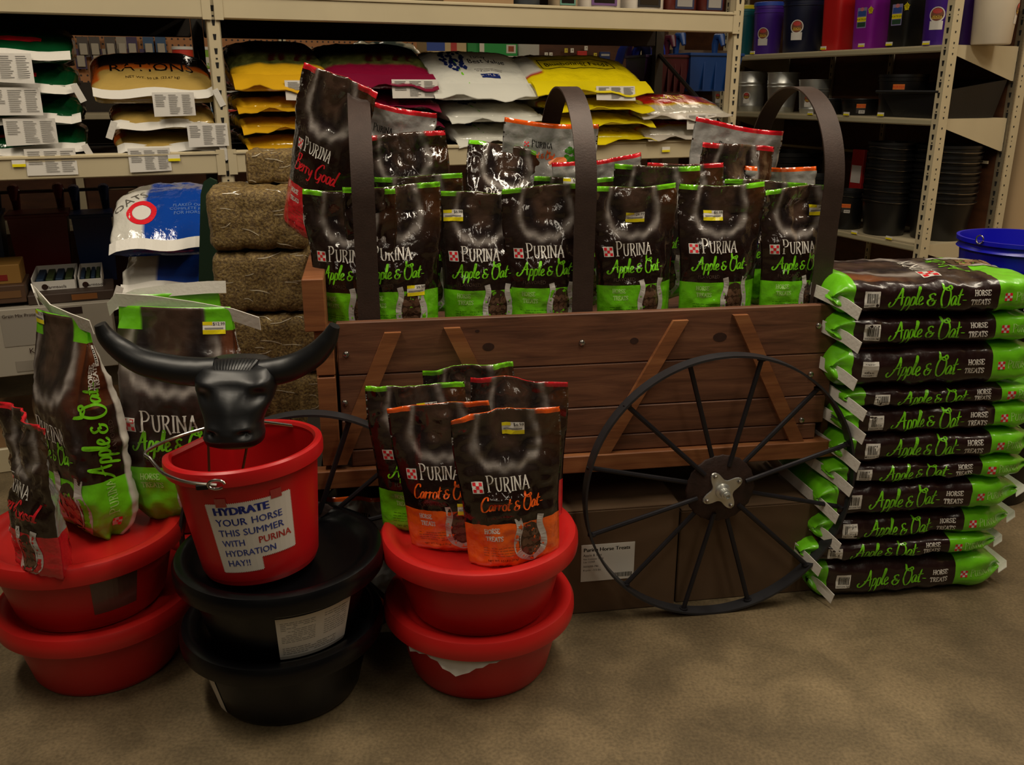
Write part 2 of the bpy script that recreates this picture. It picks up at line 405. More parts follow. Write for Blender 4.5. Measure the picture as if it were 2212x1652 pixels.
def loft(L, W, T, axes, prof_t, prof_w=None, expo=3.0, nu=64, nv=48, breaks=(), wrk=0.004, wscale=9.0, seed=0, bend=None, lens=False, zoff=None, gusset=0.0):
    """axes: (length, width, thickness) unit vectors; u=0 at +width, .25 at +thickness, .5 at -width, .75 at -thickness"""
    A = [np.array(a, float) for a in axes]
    vs = vgrid(nv, breaks)
    if lens:
        u = np.arange(nu) / nu
        x = np.where(u < .5, 1 - 4 * u, -1 + 4 * (u - .5)); y = np.where(u < .5, 1, -1) * (1 - np.abs(x) ** 2.6)
        perim = 2 * W
    else:
        th = np.linspace(0, 2 * np.pi, 2001); cx = np.sign(np.cos(th)) * np.abs(np.cos(th)) ** (2 / expo); cy = np.sign(np.sin(th)) * np.abs(np.sin(th)) ** (2 / expo)
        X = cx * W / 2; Y = cy * T / 2
        ds = np.hypot(np.diff(X), np.diff(Y)); cum = np.concatenate([[0], np.cumsum(ds)]); perim = cum[-1]
        u = np.arange(nu) / nu * perim
        x = np.interp(u, cum, cx); y = np.interp(u, cum, cy)
    pt = np.array([prof_t(v) for v in vs]); pw = np.array([prof_w(v) if prof_w else 1.0 for v in vs])
    w = (W / 2) * pw[:, None] * x[None, :]; t = (T / 2) * pt[:, None] * y[None, :]
    if gusset:
        g = np.clip(1 - np.abs(y)[None, :] * 1.1, 0, 1) * np.clip(np.abs(x)[None, :] * 4 - 3, 0, 1)
        gv = np.array([max(0.0, 1 - min(v, 1 - v) / 0.16) for v in vs])[:, None]
        w = w - np.sign(x)[None, :] * gusset * g * gv
    l = (vs * L)[:, None] + 0 * w
    P0 = l[..., None] * A[0] + w[..., None] * A[1] + t[..., None] * A[2]
    sh = Sheet(P0, vs, perim, L)
    Q = P0 * wscale + seed * 17.3
    d = wrk * (0.75 * ridge(Q) + 0.5 * ridge(Q * 2.3 + 5) + 0.28 * ridge(Q * 5.1)) - wrk * 0.6
    endf = np.minimum(1, 0.35 + pt)[:, None]
    if lens: endf = endf * (1 - np.abs(x)[None, :] ** 6)
    if lens:
        thin = np.clip(pt[:, None] * 1.25, 0, 1); Qc = np.stack([P0[..., 0], 0 * P0[..., 0], P0[..., 2]], -1) * wscale + seed * 11.7
        dc = wrk * (1.3 * ridge(Qc * 1.1) + .7 * ridge(Qc * 2.6 + 3) + .35 * ridge(Qc * 5.5 + 9))
        P = P0 + sh.N * (d * np.minimum(1, thin * 1.1) * (1 - np.abs(x)[None, :] ** 6))[..., None]
        P[..., 1] += dc * (1 - thin * .75) * np.clip(vs * 3, 0, 1)[:, None]
    else: P = P0 + sh.N * (d * endf)[..., None]
    if zoff is not None: P = P + A[2] * zoff(l / L, w / W)[..., None]
    if bend is not None: P = bend(P)
    return Sheet(P, vs, perim, L)

# ------------------------------------------------------------------ lettering
def crom(P, k=5):
    P = [np.array(p, float) for p in P]
    if len(P) < 3: return [P[0] + (P[1] - P[0]) * i / 3 for i in range(4)]
    Q = [2 * P[0] - P[1]] + P + [2 * P[-1] - P[-2]]; out = []
    for i in range(1, len(Q) - 2):
        for j in range(k):
            t = j / k; a, b, c, d = Q[i - 1], Q[i], Q[i + 1], Q[i + 2]
            out.append(0.5 * ((2 * b) + (-a + c) * t + (2 * a - 5 * b + 4 * c - d) * t * t + (-a + 3 * b - 3 * c + d) * t ** 3))
    out.append(P[-1]); return out
def ribbon(P, w, m, callig=0.0, taper=True):
    P = [np.array(p, float) for p in P]; V = []; N = len(P)
    for i in range(N):
        t = P[min(i + 1, N - 1)] - P[max(i - 1, 0)]; L = np.hypot(*t) + 1e-9; t = t / L
        ww = w * ((1 - callig) + callig * abs(t[1]))
        if taper and (i == 0 or i == N - 1): ww *= 0.5
        n = np.array([-t[1], t[0]]) * ww / 2; V += [P[i] - n, P[i] + n]
    return (np.array(V), [(2 * i, 2 * i + 2, 2 * i + 3, 2 * i + 1) for i in range(N - 1)], m)
def ell(cx, cy, rx, ry, a0=0, a1=360, n=16): return [(cx + rx * math.cos(math.radians(a0 + (a1 - a0) * i / n)), cy + ry * math.sin(math.radians(a0 + (a1 - a0) * i / n))) for i in range(n + 1)]
SCRIPT = {
 'A': (.62, [[(-.12, .22), (-.2, .08), (-.1, -.06), (.08, .1), (.28, .55), (.44, 1.0)], [(.44, 1.0), (.46, .55), (.5, .02)], [(.1, .34), (.3, .42), (.6, .48)]]),
 'p': (.31, [[(.1, .5), (.05, .1), (-.01, -.38)], [(.05, .3), (.16, .48), (.27, .38), (.24, .1), (.13, .0), (.04, .1)]]),
 'l': (.19, [[(.0, .1), (.12, .5), (.19, .95), (.12, 1.0), (.06, .5), (.08, .06), (.2, .1)]]),
 'e': (.32, [[(.0, .15), (.16, .24), (.24, .38), (.15, .48), (.05, .32), (.05, .1), (.15, .0), (.32, .12)]]),
 '&': (.5, [[(.34, .56), (.24, .64), (.1, .54), (.16, .38), (.28, .36), (.1, .3), (.04, .14), (.14, .0), (.3, .04), (.38, .2), (.32, .28), (.2, .24)], [(.36, .26), (.46, .3)]]),
 'O': (.62, [ell(.3, .42, .26, .52, 70, 430), [(.34, .94), (.12, .86), (.1, 1.2), (.16, .9), (.4, .78), (.56, .88), (.5, 1.02), (.34, .94)]]),
 'a': (.36, [[(.3, .42), (.16, .48), (.03, .26), (.06, .03), (.18, .08), (.3, .42), (.27, .06), (.38, .08)]]),
 't': (.28, [[(.16, .85), (.08, .3), (.1, .02), (.22, .08)], [(-.02, .5), (.14, .52), (.3, .56)]]),
 '-': (.26, [[(.0, .26), (.24, .26)]]), ' ': (.16, []),
 'C': (.5, [[(.46, .78), (.42, 1.0), (.22, .94), (.04, .5), (.1, .04), (.3, -.02), (.5, .16)]]),
 'r': (.28, [[(.0, .4), (.08, .48), (.04, .0)], [(.06, .3), (.16, .46), (.26, .42)]]),
 'o': (.34, [ell(.16, .24, .13, .24, 60, 420, 10), [(.22, .46), (.32, .42)]]),
 'B': (.52, [[(.14, .95), (.06, .0)], [(-.06, .8), (.1, 1.0), (.36, .98), (.4, .7), (.14, .54), (.44, .4), (.42, .06), (.18, -.03), (.0, .1)]]),
 'y': (.34, [[(.03, .46), (.04, .12), (.16, .06), (.28, .46)], [(.28, .46), (.22, -.1), (.1, -.36), (-.04, -.28)]]),
 'G': (.56, [[(.46, .8), (.4, 1.0), (.2, .92), (.04, .48), (.12, .02), (.34, .04), (.46, .36), (.3, .4)], [(.46, .36), (.42, -.16), (.24, -.22)]]),
 'd': (.4, [[(.28, .4), (.14, .46), (.03, .24), (.06, .02), (.18, .08), (.3, .4), (.38, 1.0), (.3, .3), (.3, .04), (.42, .08)]]),
}
SERIF = {
 'P': (.66, [[(.16, 0), (.16, 1)], [(.05, 1), (.16, 1), (.42, .97), (.56, .75), (.42, .52), (.18, .48)], [(.03, 0), (.3, 0)]]),
 'U': (.74, [[(.14, 1), (.14, .35), (.22, .08), (.38, .0), (.52, .08), (.58, .35), (.58, 1)], [(.02, 1), (.26, 1)], [(.48, 1), (.7, 1)]]),
 'R': (.68, [[(.15, 0), (.15, 1)], [(.04, 1), (.2, 1), (.44, .96), (.52, .76), (.4, .54), (.16, .5)], [(.3, .5), (.44, .25), (.62, -.12)], [(.03, 0), (.28, 0)]]),
 'I': (.32, [[(.16, 0), (.16, 1)], [(.03, 0), (.29, 0)], [(.03, 1), (.29, 1)]]),
 'N': (.78, [[(.12, 0), (.12, 1)], [(.12, 1), (.62, 0)], [(.62, 0), (.62, 1)], [(.02, 0), (.24, 0)], [(.0, 1), (.16, 1)], [(.5, 1), (.74, 1)]]),
 'A': (.72, [[(.06, 0), (.36, 1.02)], [(.34, 1.02), (.64, 0)], [(.17, .34), (.52, .34)], [(-.02, 0), (.16, 0)], [(.52, 0), (.74, 0)]]),
 'H': (.8, [[(.14, 0), (.14, 1)], [(.6, 0), (.6, 1)], [(.14, .5), (.6, .5)], [(.0, 0), (.28, 0)], [(.46, 0), (.74, 0)], [(.0, 1), (.28, 1)], [(.46, 1), (.74, 1)]]),
 'O': (.8, [ell(.37, .5, .32, .5, 0, 360, 14)]),
 'S': (.66, [[(.54, .74), (.5, .96), (.28, 1.0), (.08, .84), (.14, .6), (.42, .44), (.54, .2), (.34, .0), (.1, .06), (.06, .28)]]),
 'E': (.7, [[(.14, 0), (.14, 1)], [(.0, 1), (.58, 1), (.58, .76)], [(.14, .52), (.44, .52)], [(.0, 0), (.6, 0), (.6, .26)]]),
 'T': (.72, [[(.34, 0), (.34, 1)], [(.04, .74), (.04, 1), (.64, 1), (.64, .74)], [(.18, 0), (.5, 0)]]),
 ' ': (.35, []),
}
def strokes(s, font, size, m, w=.1, callig=.5, track=0.0, slant=0.0, wmap=None, first=1.0, smooth=True, wid=1.0):
    out = []; x = 0
    for i, ch in enumerate(s):
        adv, st = font[ch]; k = first if i == 0 else 1.0
        for q in st:
            pts = crom(q) if (smooth and len(q) > 2) else [np.array(q[0], float) + (np.array(q[-1], float) - np.array(q[0], float)) * a / 3 for a in range(4)] if len(q) == 2 else [np.array(a, float) for a in q]
            P = [((x + p[0] * k * wid + slant * p[1] * k) * size, p[1] * k * size) for p in pts]
            out.append(ribbon(P, w * size, m, callig, taper=smooth and font is SCRIPT))
        x += adv * k * wid + track
    return out, x * size
def shift(dec, dx, dy, k=1.0): return [(np.asarray(V) * k + np.array([dx, dy]), F, m) for V, F, m in dec]
_tc = {}
def sans(s, size, m, align='L'):
    if s not in _tc:
        c = bpy.data.curves.new('t', 'FONT'); c.body = s; c.size = 1.0; c.resolution_u = 2
        o = bpy.data.objects.new('t', c); me = o.to_mesh()
        V = np.array([v.co[:2] for v in me.vertices]).reshape(-1, 2); F = [tuple(p.vertices) for p in me.polygons]
        o.to_mesh_clear(); bpy.data.objects.remove(o); bpy.data.curves.remove(c)
        _tc[s] = (V, F)
    V, F = _tc[s]; W = V[:, 0].max() * size if len(V) else 0
    dx = {'L': 0, 'C': -W / 2, 'R': -W}[align]
    return [(V * size + np.array([dx, 0]), F, m)], W
def patch(x0, y0, x1, y1, m, step=0.012, zig=0.0):
    nx = max(1, int(math.ceil((x1 - x0) / step))); ny = max(1, int(math.ceil((y1 - y0) / step)))
    V = [(x0 + (x1 - x0) * i / nx, y0 + (y1 - y0) * j / ny) for j in range(ny + 1) for i in range(nx + 1)]
    F = [(j * (nx + 1) + i, j * (nx + 1) + i + 1, (j + 1) * (nx + 1) + i + 1, (j + 1) * (nx + 1) + i) for j in range(ny) for i in range(nx)]
    return [(np.array(V), F, m)]
def disc(cx, cy, rx, ry, m, n=20, rings=3, a=0.0):
    V = [(cx, cy)]; F = []
    for r in range(1, rings + 1):
        for k in range(n):
            t = 2 * math.pi * k / n; x = rx * r / rings * math.cos(t); y = ry * r / rings * math.sin(t)
            V.append((cx + x * math.cos(a) - y * math.sin(a), cy + x * math.sin(a) + y * math.cos(a)))
    for k in range(n): F.append((0, 1 + k, 1 + (k + 1) % n))
    for r in range(1, rings):
        for k in range(n):
            a0 = 1 + (r - 1) * n; b0 = 1 + r * n
            F.append((a0 + k, b0 + k, b0 + (k + 1) % n, a0 + (k + 1) % n))
    return [(np.array(V), F, m)]
def star(cx, cy, r, m):
    V = [(cx, cy)] + [(cx + (r if k % 2 == 0 else r * .42) * math.sin(k * math.pi / 5), cy + (r if k % 2 == 0 else r * .42) * math.cos(k * math.pi / 5)) for k in range(10)]
    return [(np.array(V), [(0, 1 + (k + 1) % 10, 1 + k) for k in range(10)], m)]
def checker(x, y, s, frame=True):
    d = patch(x - s * .1, y - s * .1, x + s * 1.1, y + s * 1.1, ink('white')) if frame else []
    q = s / 3.0
    for i in range(3):
        for j in range(3):
            if (i + j) % 2 == 0: d += [(np.array(V), F, ink('red')) for V, F, _ in patch(x + i * q, y + j * q, x + (i + 1) * q, y + (j + 1) * q, ink('red'))]
    return d
def lines(x0, y0, x1, y1, n, m, rnd, h=0.0012):
    d = []
    for i in range(n):
        y = y1 - (y1 - y0) * (i + .5) / n; x = x0
        while x < x1:
            w = rnd.uniform(.004, .014)
            if rnd.random() < .88: d += [(np.array([(x, y), (min(x + w, x1), y), (min(x + w, x1), y + h), (x, y + h)]), [(0, 1, 2, 3)], m)]
            x += w + .0022
    return d
def barcode(x, y, w, h, rnd, face=True, num=None):
    d = patch(x, y, x + w, y + h, ink('white')) if face else []
    e = []; cx = x + w * .16
    while cx < x + w * .84:
        b = rnd.uniform(.0012, .0032) * (w / .045)
        e += [(np.array([(cx, y + h * .26), (cx + b, y + h * .26), (cx + b, y + h * .86), (cx, y + h * .86)]), [(0, 1, 2, 3)], ink('black'))]
        cx += b + rnd.uniform(.0012, .0026) * (w / .045)
    if num:
        t, W = sans(num, h * .17, ink('black')); e += shift(t, x + (w - W) / 2, y + h * .06)
    return d, e
def sticker(w=.05, h=.028, price='$6.99'):
    a = patch(0, 0, w, h, STICK); b = patch(0, 0, w, h * .34, ink('yellow')) + patch(0, h * .72, w * .42, h, ink('yellow'))
    t, W = sans(price, h * .36, ink('black')); b2 = shift(t, w * .97 - W, h * .7)
    b2 += patch(w * .08, h * .4, w * .9, h * .52, ink('grey'))
    return a, b, b2
def horseshoe(cx, cy, w, h, rnd, inner='treatdark', lump='treat', starc='green'):
    base = []; shoe = []; top = []
    pts = crom([(cx - w * .34, cy + h * .5), (cx - w * .3, cy + h * .3), (cx - w * .4, cy), (cx - w * .34, cy - h * .28), (cx, cy - h * .44), (cx + w * .34, cy - h * .28), (cx + w * .4, cy), (cx + w * .3, cy + h * .3), (cx + w * .34, cy + h * .5)], 5)
    base += disc(cx, cy - h * .02, w * .36, h * .4, ink(inner), 22, 4)
    for i in range(9):
        ax = cx + (i % 3 - 1) * w * .17 + rnd.uniform(-.02, .02) * w; ay = cy - h * .24 + (i // 3) * h * .19
        base += [(V, F, ink(lump)) for V, F, _ in disc(ax, ay, w * .12, h * .075, ink(lump), 9, 1, rnd.uniform(0, 3))]
    shoe.append(ribbon(pts, w * .18, ink('shoe'), 0, False))
    for a in (200, 235, 270, 305, 340, 160, 20):
        top += star(cx + w * .4 * math.cos(math.radians(a)), cy + h * .4 * math.sin(math.radians(a)) - h * .02, w * .042, ink(starc))
    return base, shoe, top

# ------------------------------------------------------------------ picture of a muzzle, as soft colour on the film
def C3(h): return np.array(lin(h))
def muzzle(x, y, a, b, base):
    """x,y metres from the chin centre; a half width, b height; returns colour blended over base"""
    t = np.clip(y / b, -0.2, 1.0)
    ax = np.abs(x) / (a * (1 + .10 * np.sin(np.clip(t, 0, 1) * 5.2) - .10 * np.clip(t - .6, 0, 1)))
    lo = np.clip((.62 - t) / .60, 0, 3)
    r = (ax ** 2.5 + lo ** 2.5) ** .4
    r = r + 0.05 * np.sin(x * 160) * .6
    nn = vnoise(np.stack([x * 60, y * 60, 0 * x + 3], -1)) * .5 + .5
    brown = C3('46342a')[None] * (0.7 + .5 * nn[:, None])
    dark = C3('1b1618')[None]; rim = C3('9c948e')[None] * (0.7 + .5 * nn[:, None])
    col = brown + 0 * base
    low = np.clip(1 - t / .38, 0, 1)[:, None]
    col = col * (1 - low * .6) + C3('3c393c')[None] * low * .6
    ns = np.exp(-(((np.abs(x) - a * .52) / (a * .2)) ** 2 + ((t - .5) / .17) ** 2) * 1.0)[:, None]
    col = col * (1 - ns * .9) + dark * ns * .9
    db = (np.exp(-((r - .64) / .16) ** 2) * (1 - sstep(.75, .95, t)) * .85)[:, None]
    col = col * (1 - db) + dark * db
    rm = np.exp(-(np.abs(r - .9) / .085) ** 2.0)[:, None] * np.clip(1.1 - t * .45, 0, 1)[:, None]
    col = col * (1 - rm) + rim * rm
    m = (1 - sstep(.95, 1.1, r))[:, None]
    halo = (np.exp(-np.clip(r - 1, 0, 5) * 5) * .35)[:, None] * (t > -.3)[:, None]
    out = base * (1 - halo) + C3('4c423e')[None] * halo
    return out * (1 - m) + col * m

FLAV = {
 'apple': dict(c='6cc41a', stripe='78d01c', text='Apple & Oat-', ink='green', lump='treat'),
 'carrot': dict(c='e8601a', stripe='f0601c', text='Carrot & Oat-', ink='orange', lump='treat'),
 'berry': dict(c='c8202a', stripe='d8202c', text='Berry Good', ink='red', lump='treat'),
}
DK = '1d100c'
def pouch(label, loc, rz, seed, flav='apple', W=.235, H=.375, T=.085, tilt=0.0, roll=0.0, price=None, sticker_at=(.02, .27), group=None, silver=False, back=False, crush=1.0, topbend=0.0, name='treat_pouch'):
    rnd = random.Random(seed); f = FLAV[flav]
    root = thing(name, label, 'pouch', loc, rz, group, rx=tilt, ry=roll)
    def pt(v):
        if v < .04: return .62 + v * 9
        if v < .28: return .98 + .02 * math.sin(v * 8)
        if v < .93: t = (v - .28) / .65; return max(.05, (1 - t * t * (3 - 2 * t)) * 1.0)
        return .05
    pw = lambda v: 1 - .13 * (1 - sstep(.15, .75, v)) + .02 * math.sin(v * 9)
    ph = rnd.uniform(0, 6); ph2 = rnd.uniform(0, 6); am = rnd.uniform(.004, .010) * crush
    def bend(P):
        z = P[..., 2] / H; x = P[..., 0]
        P = P.copy(); k = sstep(.55, 1.0, z)
        P[..., 1] += k * (am * np.sin(x * 26 + ph) + am * .6 * np.sin(x * 55 + ph2)) + topbend * k
        P[..., 2] += k * .006 * np.sin(x * 15 + ph2) + (.010 * (np.abs(x) / (W / 2)) ** 2) * (1 - sstep(0, .12, z))
        return P
    g0 = .305
    sh = loft(H, W, T, ((0, 0, 1), (1, 0, 0), (0, 1, 0)), pt, pw, nu=88, nv=58, breaks=(g0, .965), wrk=.0058 * crush, wscale=13, seed=seed, bend=bend, lens=True)
    fc = C3(f['c']); st = C3(f['stripe']); dk = C3(DK); sv = C3('9a9894')
    def art(u, v):
        x = np.where(u < .5, 1 - 4 * u, -1 + 4 * (u - .5)) * W / 2; y = v * H
        n = len(u); out = np.repeat(dk[None], n, 0)
        front = (u >= .5) if not silver else (u < .5)
        if silver:
            o2 = np.repeat(sv[None], n, 0); o2[v > .965] = st; o2[v < .12] = fc
            out[~front] = o2[~front]
        else:
            o2 = np.repeat(sv[None], n, 0); o2[v > .965] = st; o2[v < g0] = fc; out[~front] = o2[~front]
        band = front & (v < g0); out[band] = fc
        # chestnut coat in the top right corner
        k = (sstep(.0, .09, x) * sstep(.60, .9, v) * .8)[:, None]
        out = np.where((front & ~band)[:, None], out * (1 - k) + C3('4a2c16') * k, out)
        s2 = front & (v > .965); out[s2] = st
        mz = muzzle(x + .004, (v - .615) * H, W * .31, H * .42, out)
        out = np.where((front & (v > .56))[:, None], mz, out)
        return out
    sh.body('film_bag', root, art, FILM)
    if not silver:
        U0 = .75; su = .5 / 1.0
        def S(mb, d, x, y, off=.0008): sh.stick(mb, shift(d, x, y), U0, 0, 1, 1, off=off)
        # lettering
        a = MB()
        pu, wpu = strokes('PURINA', SERIF, .030, ink('white'), .12, .6, first=1.25, wid=.88)
        S(a, pu, -.062, H * .515); a.build('brand_lettering', root); a = MB()
        sct, ws = strokes(f['text'], SCRIPT, .036, ink(f['ink']), .115, .6, slant=.12)
        k = .162 / ws
        S(a, [(V * np.array([k, k * .9]), F, m) for V, F, m in sct], -.082, H * .395)
        a.build('flavour_lettering', root); a = MB(); fl, _ = sans('FLAVORED', .0135, mat('ink_flavored', '45352c', rough=.3)); S(a, fl, -.075, H * .335)
        for i, w in enumerate(('HORSE', 'TREATS')):
            h, _ = strokes(w, SERIF, .0105, ink('palegreen' if flav == 'apple' else 'white'), .2, .1, smooth=w == 'x'); S(a, h, -.078 + (i % 2) * .002, H * (.25 - .05 * i))
        S(a, lines(-.085, H * .085, .02, H * .155, 4, ink('darkgreen' if flav == 'apple' else 'brown'), rnd, .0010), 0, 0)
        nw, _ = sans('NET WT. 3.5 LB (1.59 kg)', .0075, ink('dark')); S(a, nw, -.075, H * .055)
        a.build('small_print', root)
        b = MB(); c = checker(-.093, H * .517, .022); S(b, c[:1], 0, 0); S(b, c[1:], 0, 0, .0012); b.build('checker_emblem', root)
        base, shoe, top = horseshoe(.040, H * .185, .092, .116, rnd, lump='treat2', starc=f['ink'])
        h = MB(); S(h, base[:1], 0, 0, .0007); S(h, base[1:], 0, 0, .0010); S(h, shoe, 0, 0, .0013); S(h, top, 0, 0, .0017); h.build('horseshoe_window', root)
    else:
        a = MB()
        def S(mb, d, x, y, off=.0008): sh.stick(mb, shift(d, x, y), .75, 0, 1, 1, off=off)
        pu, wpu = strokes('PURINA', SERIF, .017, ink('black'), .13, .55, first=1.2, wid=.86); S(a, pu, -.052, H * .80)
        sct, ws = strokes(f['text'].strip('-'), SCRIPT, .03, ink(f['ink']), .13, .5, slant=.12); k = .085 / ws
        S(a, [(V * k, F, m) for V, F, m in sct], -.07, H * .715)
        a.build('brand_lettering', root); a = MB(); S(a, lines(-.09, H * .2, -.01, H * .6, 16, ink('grey'), rnd, .0012), 0, 0)
        a.build('small_print', root)
        b = MB(); c = checker(-.072, H * .80, .013, False); S(b, c, 0, 0); b.build('checker_emblem', root)
        p = MB()
        if flav == 'carrot':
            for q in ((.0, .68, -.3), (.018, .665, -.45), (.03, .655, -.9)):
                S(p, [ribbon([(.05, H * .73), ((.05 + q[0]) / 2, H * (q[1] + .03)), (q[0], H * q[1])], .018, ink('paleorange'), 0)], 0, 0)
            for i in range(14): S(p, disc(.062 + rnd.uniform(-.014, .016), H * .755 + rnd.uniform(-.02, .02), .008, .007, ink('darkgreen'), 7, 1), 0, 0, .0012)
        else:
            for i in range(9): S(p, disc(.05 + rnd.uniform(-.026, .026), H * .68 + rnd.uniform(-.014, .016), .011, .011, mat('ink_berry', '7a1420', rough=.3), 9, 1), 0, 0, .0010 + i * .00005)
            S(p, [ribbon([(.045, H * .72), (.04, H * .77)], .004, ink('darkgreen'), 0)], 0, 0)
        p.build('printed_picture', root)
    if price:
        A, B, D = sticker(price=price); m = MB()
        for d, o in ((A, .0018), (B, .0022), (D, .0026)):
            sh.stick(m, shift(d, sticker_at[0], sticker_at[1]), .75, 0, 1, 1, off=o)
        m.build('price_sticker', root)
    return root, sh

# ================================================================== SETTING
DARKC = mat('dim_store_steel', '4c4942', rough=0.7)
mb = MB(); mb.box((-7, -3.2, -0.06), (8, 13, 0), CONC); setting(mb.build('floor'))
mb = MB(); mb.box((-7.1, -3.2, 0), (-7, 13, 3.9), CREAMD); setting(mb.build('wall_left'))
mb = MB(); mb.box((-7, 13, 0), (8, 13.1, 3.9), BROWNPANEL); setting(mb.build('wall_back'))
mb = MB(); mb.box((-7, -3.3, 0), (8, -3.2, 3.9), DARKC); setting(mb.build('wall_front'))
mb = MB(); mb.box((-7, -3.2, 3.85), (8, 13, 3.9), DARKC); setting(mb.build('ceiling'))
WALLM = mat('cream_wall_panel', 'c9ac84', rough=0.6, vary=0.05, vscale=3)
def in_frame(o, fr, x=0, y=0, z=0, rz=0):
    p = fr.w(x, y, z); o.location = tuple(p); o.rotation_euler = (0, 0, fr.yaw + rz); return o
mb = MB(); mb.box((0.66, -4, 0), (0.76, -0.62, 3.85), WALLM); mb.box((0.66, -0.6, 0), (0.76, 4.5, 3.85), WALLM)
o = in_frame(mb.build('wall_right'), GON); setting(o)

# ================================================================== BIG RACK
def slots(mb, x, y, z0, z1, pitch, w, h, axis='x'):
    z = z0; k = 0
    while z < z1:
        if axis == 'x': V = [(x - w * .3, y, z), (x + w * .3, y, z), (x + w * .5, y, z + h), (x - w * .5, y, z + h)]
        else: V = [(x, y - w * .3, z), (x, y + w * .3, z), (x, y + w * .5, z + h), (x, y - w * .5, z + h)]
        mb.add(V, [(0, 1, 2, 3)], SLOT)
        if k % 3 == 1:
            q = w * .28; zz = z + pitch * .62
            if axis == 'x': V = [(x - q, y, zz), (x + q, y, zz), (x + q, y, zz + q * 1.6), (x - q, y, zz + q * 1.6)]
            else: V = [(x, y - q, zz), (x, y + q, zz), (x, y + q, zz + q * 1.6), (x, y - q, zz + q * 1.6)]
            mb.add(V, [(0, 1, 2, 3)], SLOT)
        z += pitch; k += 1
SLOT = mat('slot_shadow_hole', '0d0b09', rough=0.9)
rack = thing('storage_rack', 'big cream slotted steel rack of bagged feed behind the wagon', 'rack', RACK.w(0, 0, 0), YR)
BAY = 2.40; RD = 0.68
def upright(x, y, parent, ztop, face=-1, w=.05):
    m = MB()
    m.box((x - w / 2, y - (.002), 0), (x + w / 2, y + .004, ztop), CREAM)
    m.box((x - w / 2, y - .002, 0), (x - w / 2 + .004, y + .04, ztop), CREAM)
    m.box((x + w / 2 - .004, y - .002, 0), (x + w / 2, y + .04, ztop), CREAM)
    u = m.build('upright', parent)
    s = MB(); slots(s, x, y - .003, .1, ztop, .0508, .013, .021); s.build('slots', u, kind='stuff')
    return u
for k in (-1, 0, 1):
    upright(k * BAY + 0.012, -0.012, rack, 1.86 if k < 2 else 1.86)
    m = MB(); m.box((k * BAY - .012, RD, 0), (k * BAY + .036, RD + .04, 1.84), DARKSTEEL); m.build('rear_upright', rack)
    m = MB(); m.tube([(k * BAY + .012, .03, 1.25), (k * BAY + .012, RD, 1.62)], .012, DARKSTEEL, 6); m.tube([(k * BAY + .012, .03, .5), (k * BAY + .012, RD, 1.0)], .012, DARKSTEEL, 6); m.build('side_brace', rack)
for k in (-1, 0):
    x0 = k * BAY + .04; x1 = (k + 1) * BAY - .016
    for z0, z1 in ((1.700, 1.790), (1.128, 1.215)):
        m = MB(); m.box((x0, -.02, z0), (x1, .03, z1), CREAM, bev=.004)
        m.box((x0, -.026, z1 - .012), (x1, -.018, z1 - .006), CREAM)
        m.box((x0 - .022, -.024, z0 - .005), (x0 + .01, -.019, z1 + .005), CREAM); m.box((x1 - .01, -.024, z0 - .005), (x1 + .022, -.019, z1 + .005), CREAM)
        m.build('beam', rack)
        m = MB(); m.box((x0, RD, z0 - (.035 if z0 > 1.5 else -.01)), (x1, RD + .04, z1), DECK, bev=.004); m.build('rear_beam', rack)
        m = MB(); m.box((x0, .03, z1 - .022), (x1, RD, z1 - .008), DECK); m.build('deck_board', rack)
    m = MB(); m.box((x0, -.02, .0), (x1, .0, .10), CREAM, bev=.004); m.build('kick_plate', rack)
    m = MB(); m.box((x0, .0, .085), (x1, RD, .10), mat('base_deck_board', '7a5c3a', rough=.7, vary=.1, vscale=6)); m.build('base_deck', rack)
for px, py in ((42, 352), (375, 340), (1432, 322), (1246, 335)):
    x, z = RACK.m(px, py); m = MB()
    m.box((x - .022, -.0275, z - .012), (x + .022, -.026, z + .012), STICK); m.box((x - .022, -.0285, z - .012), (x + .022, -.0275, z - .002), INK['yellow'])
    m.build('price_tag', rack)

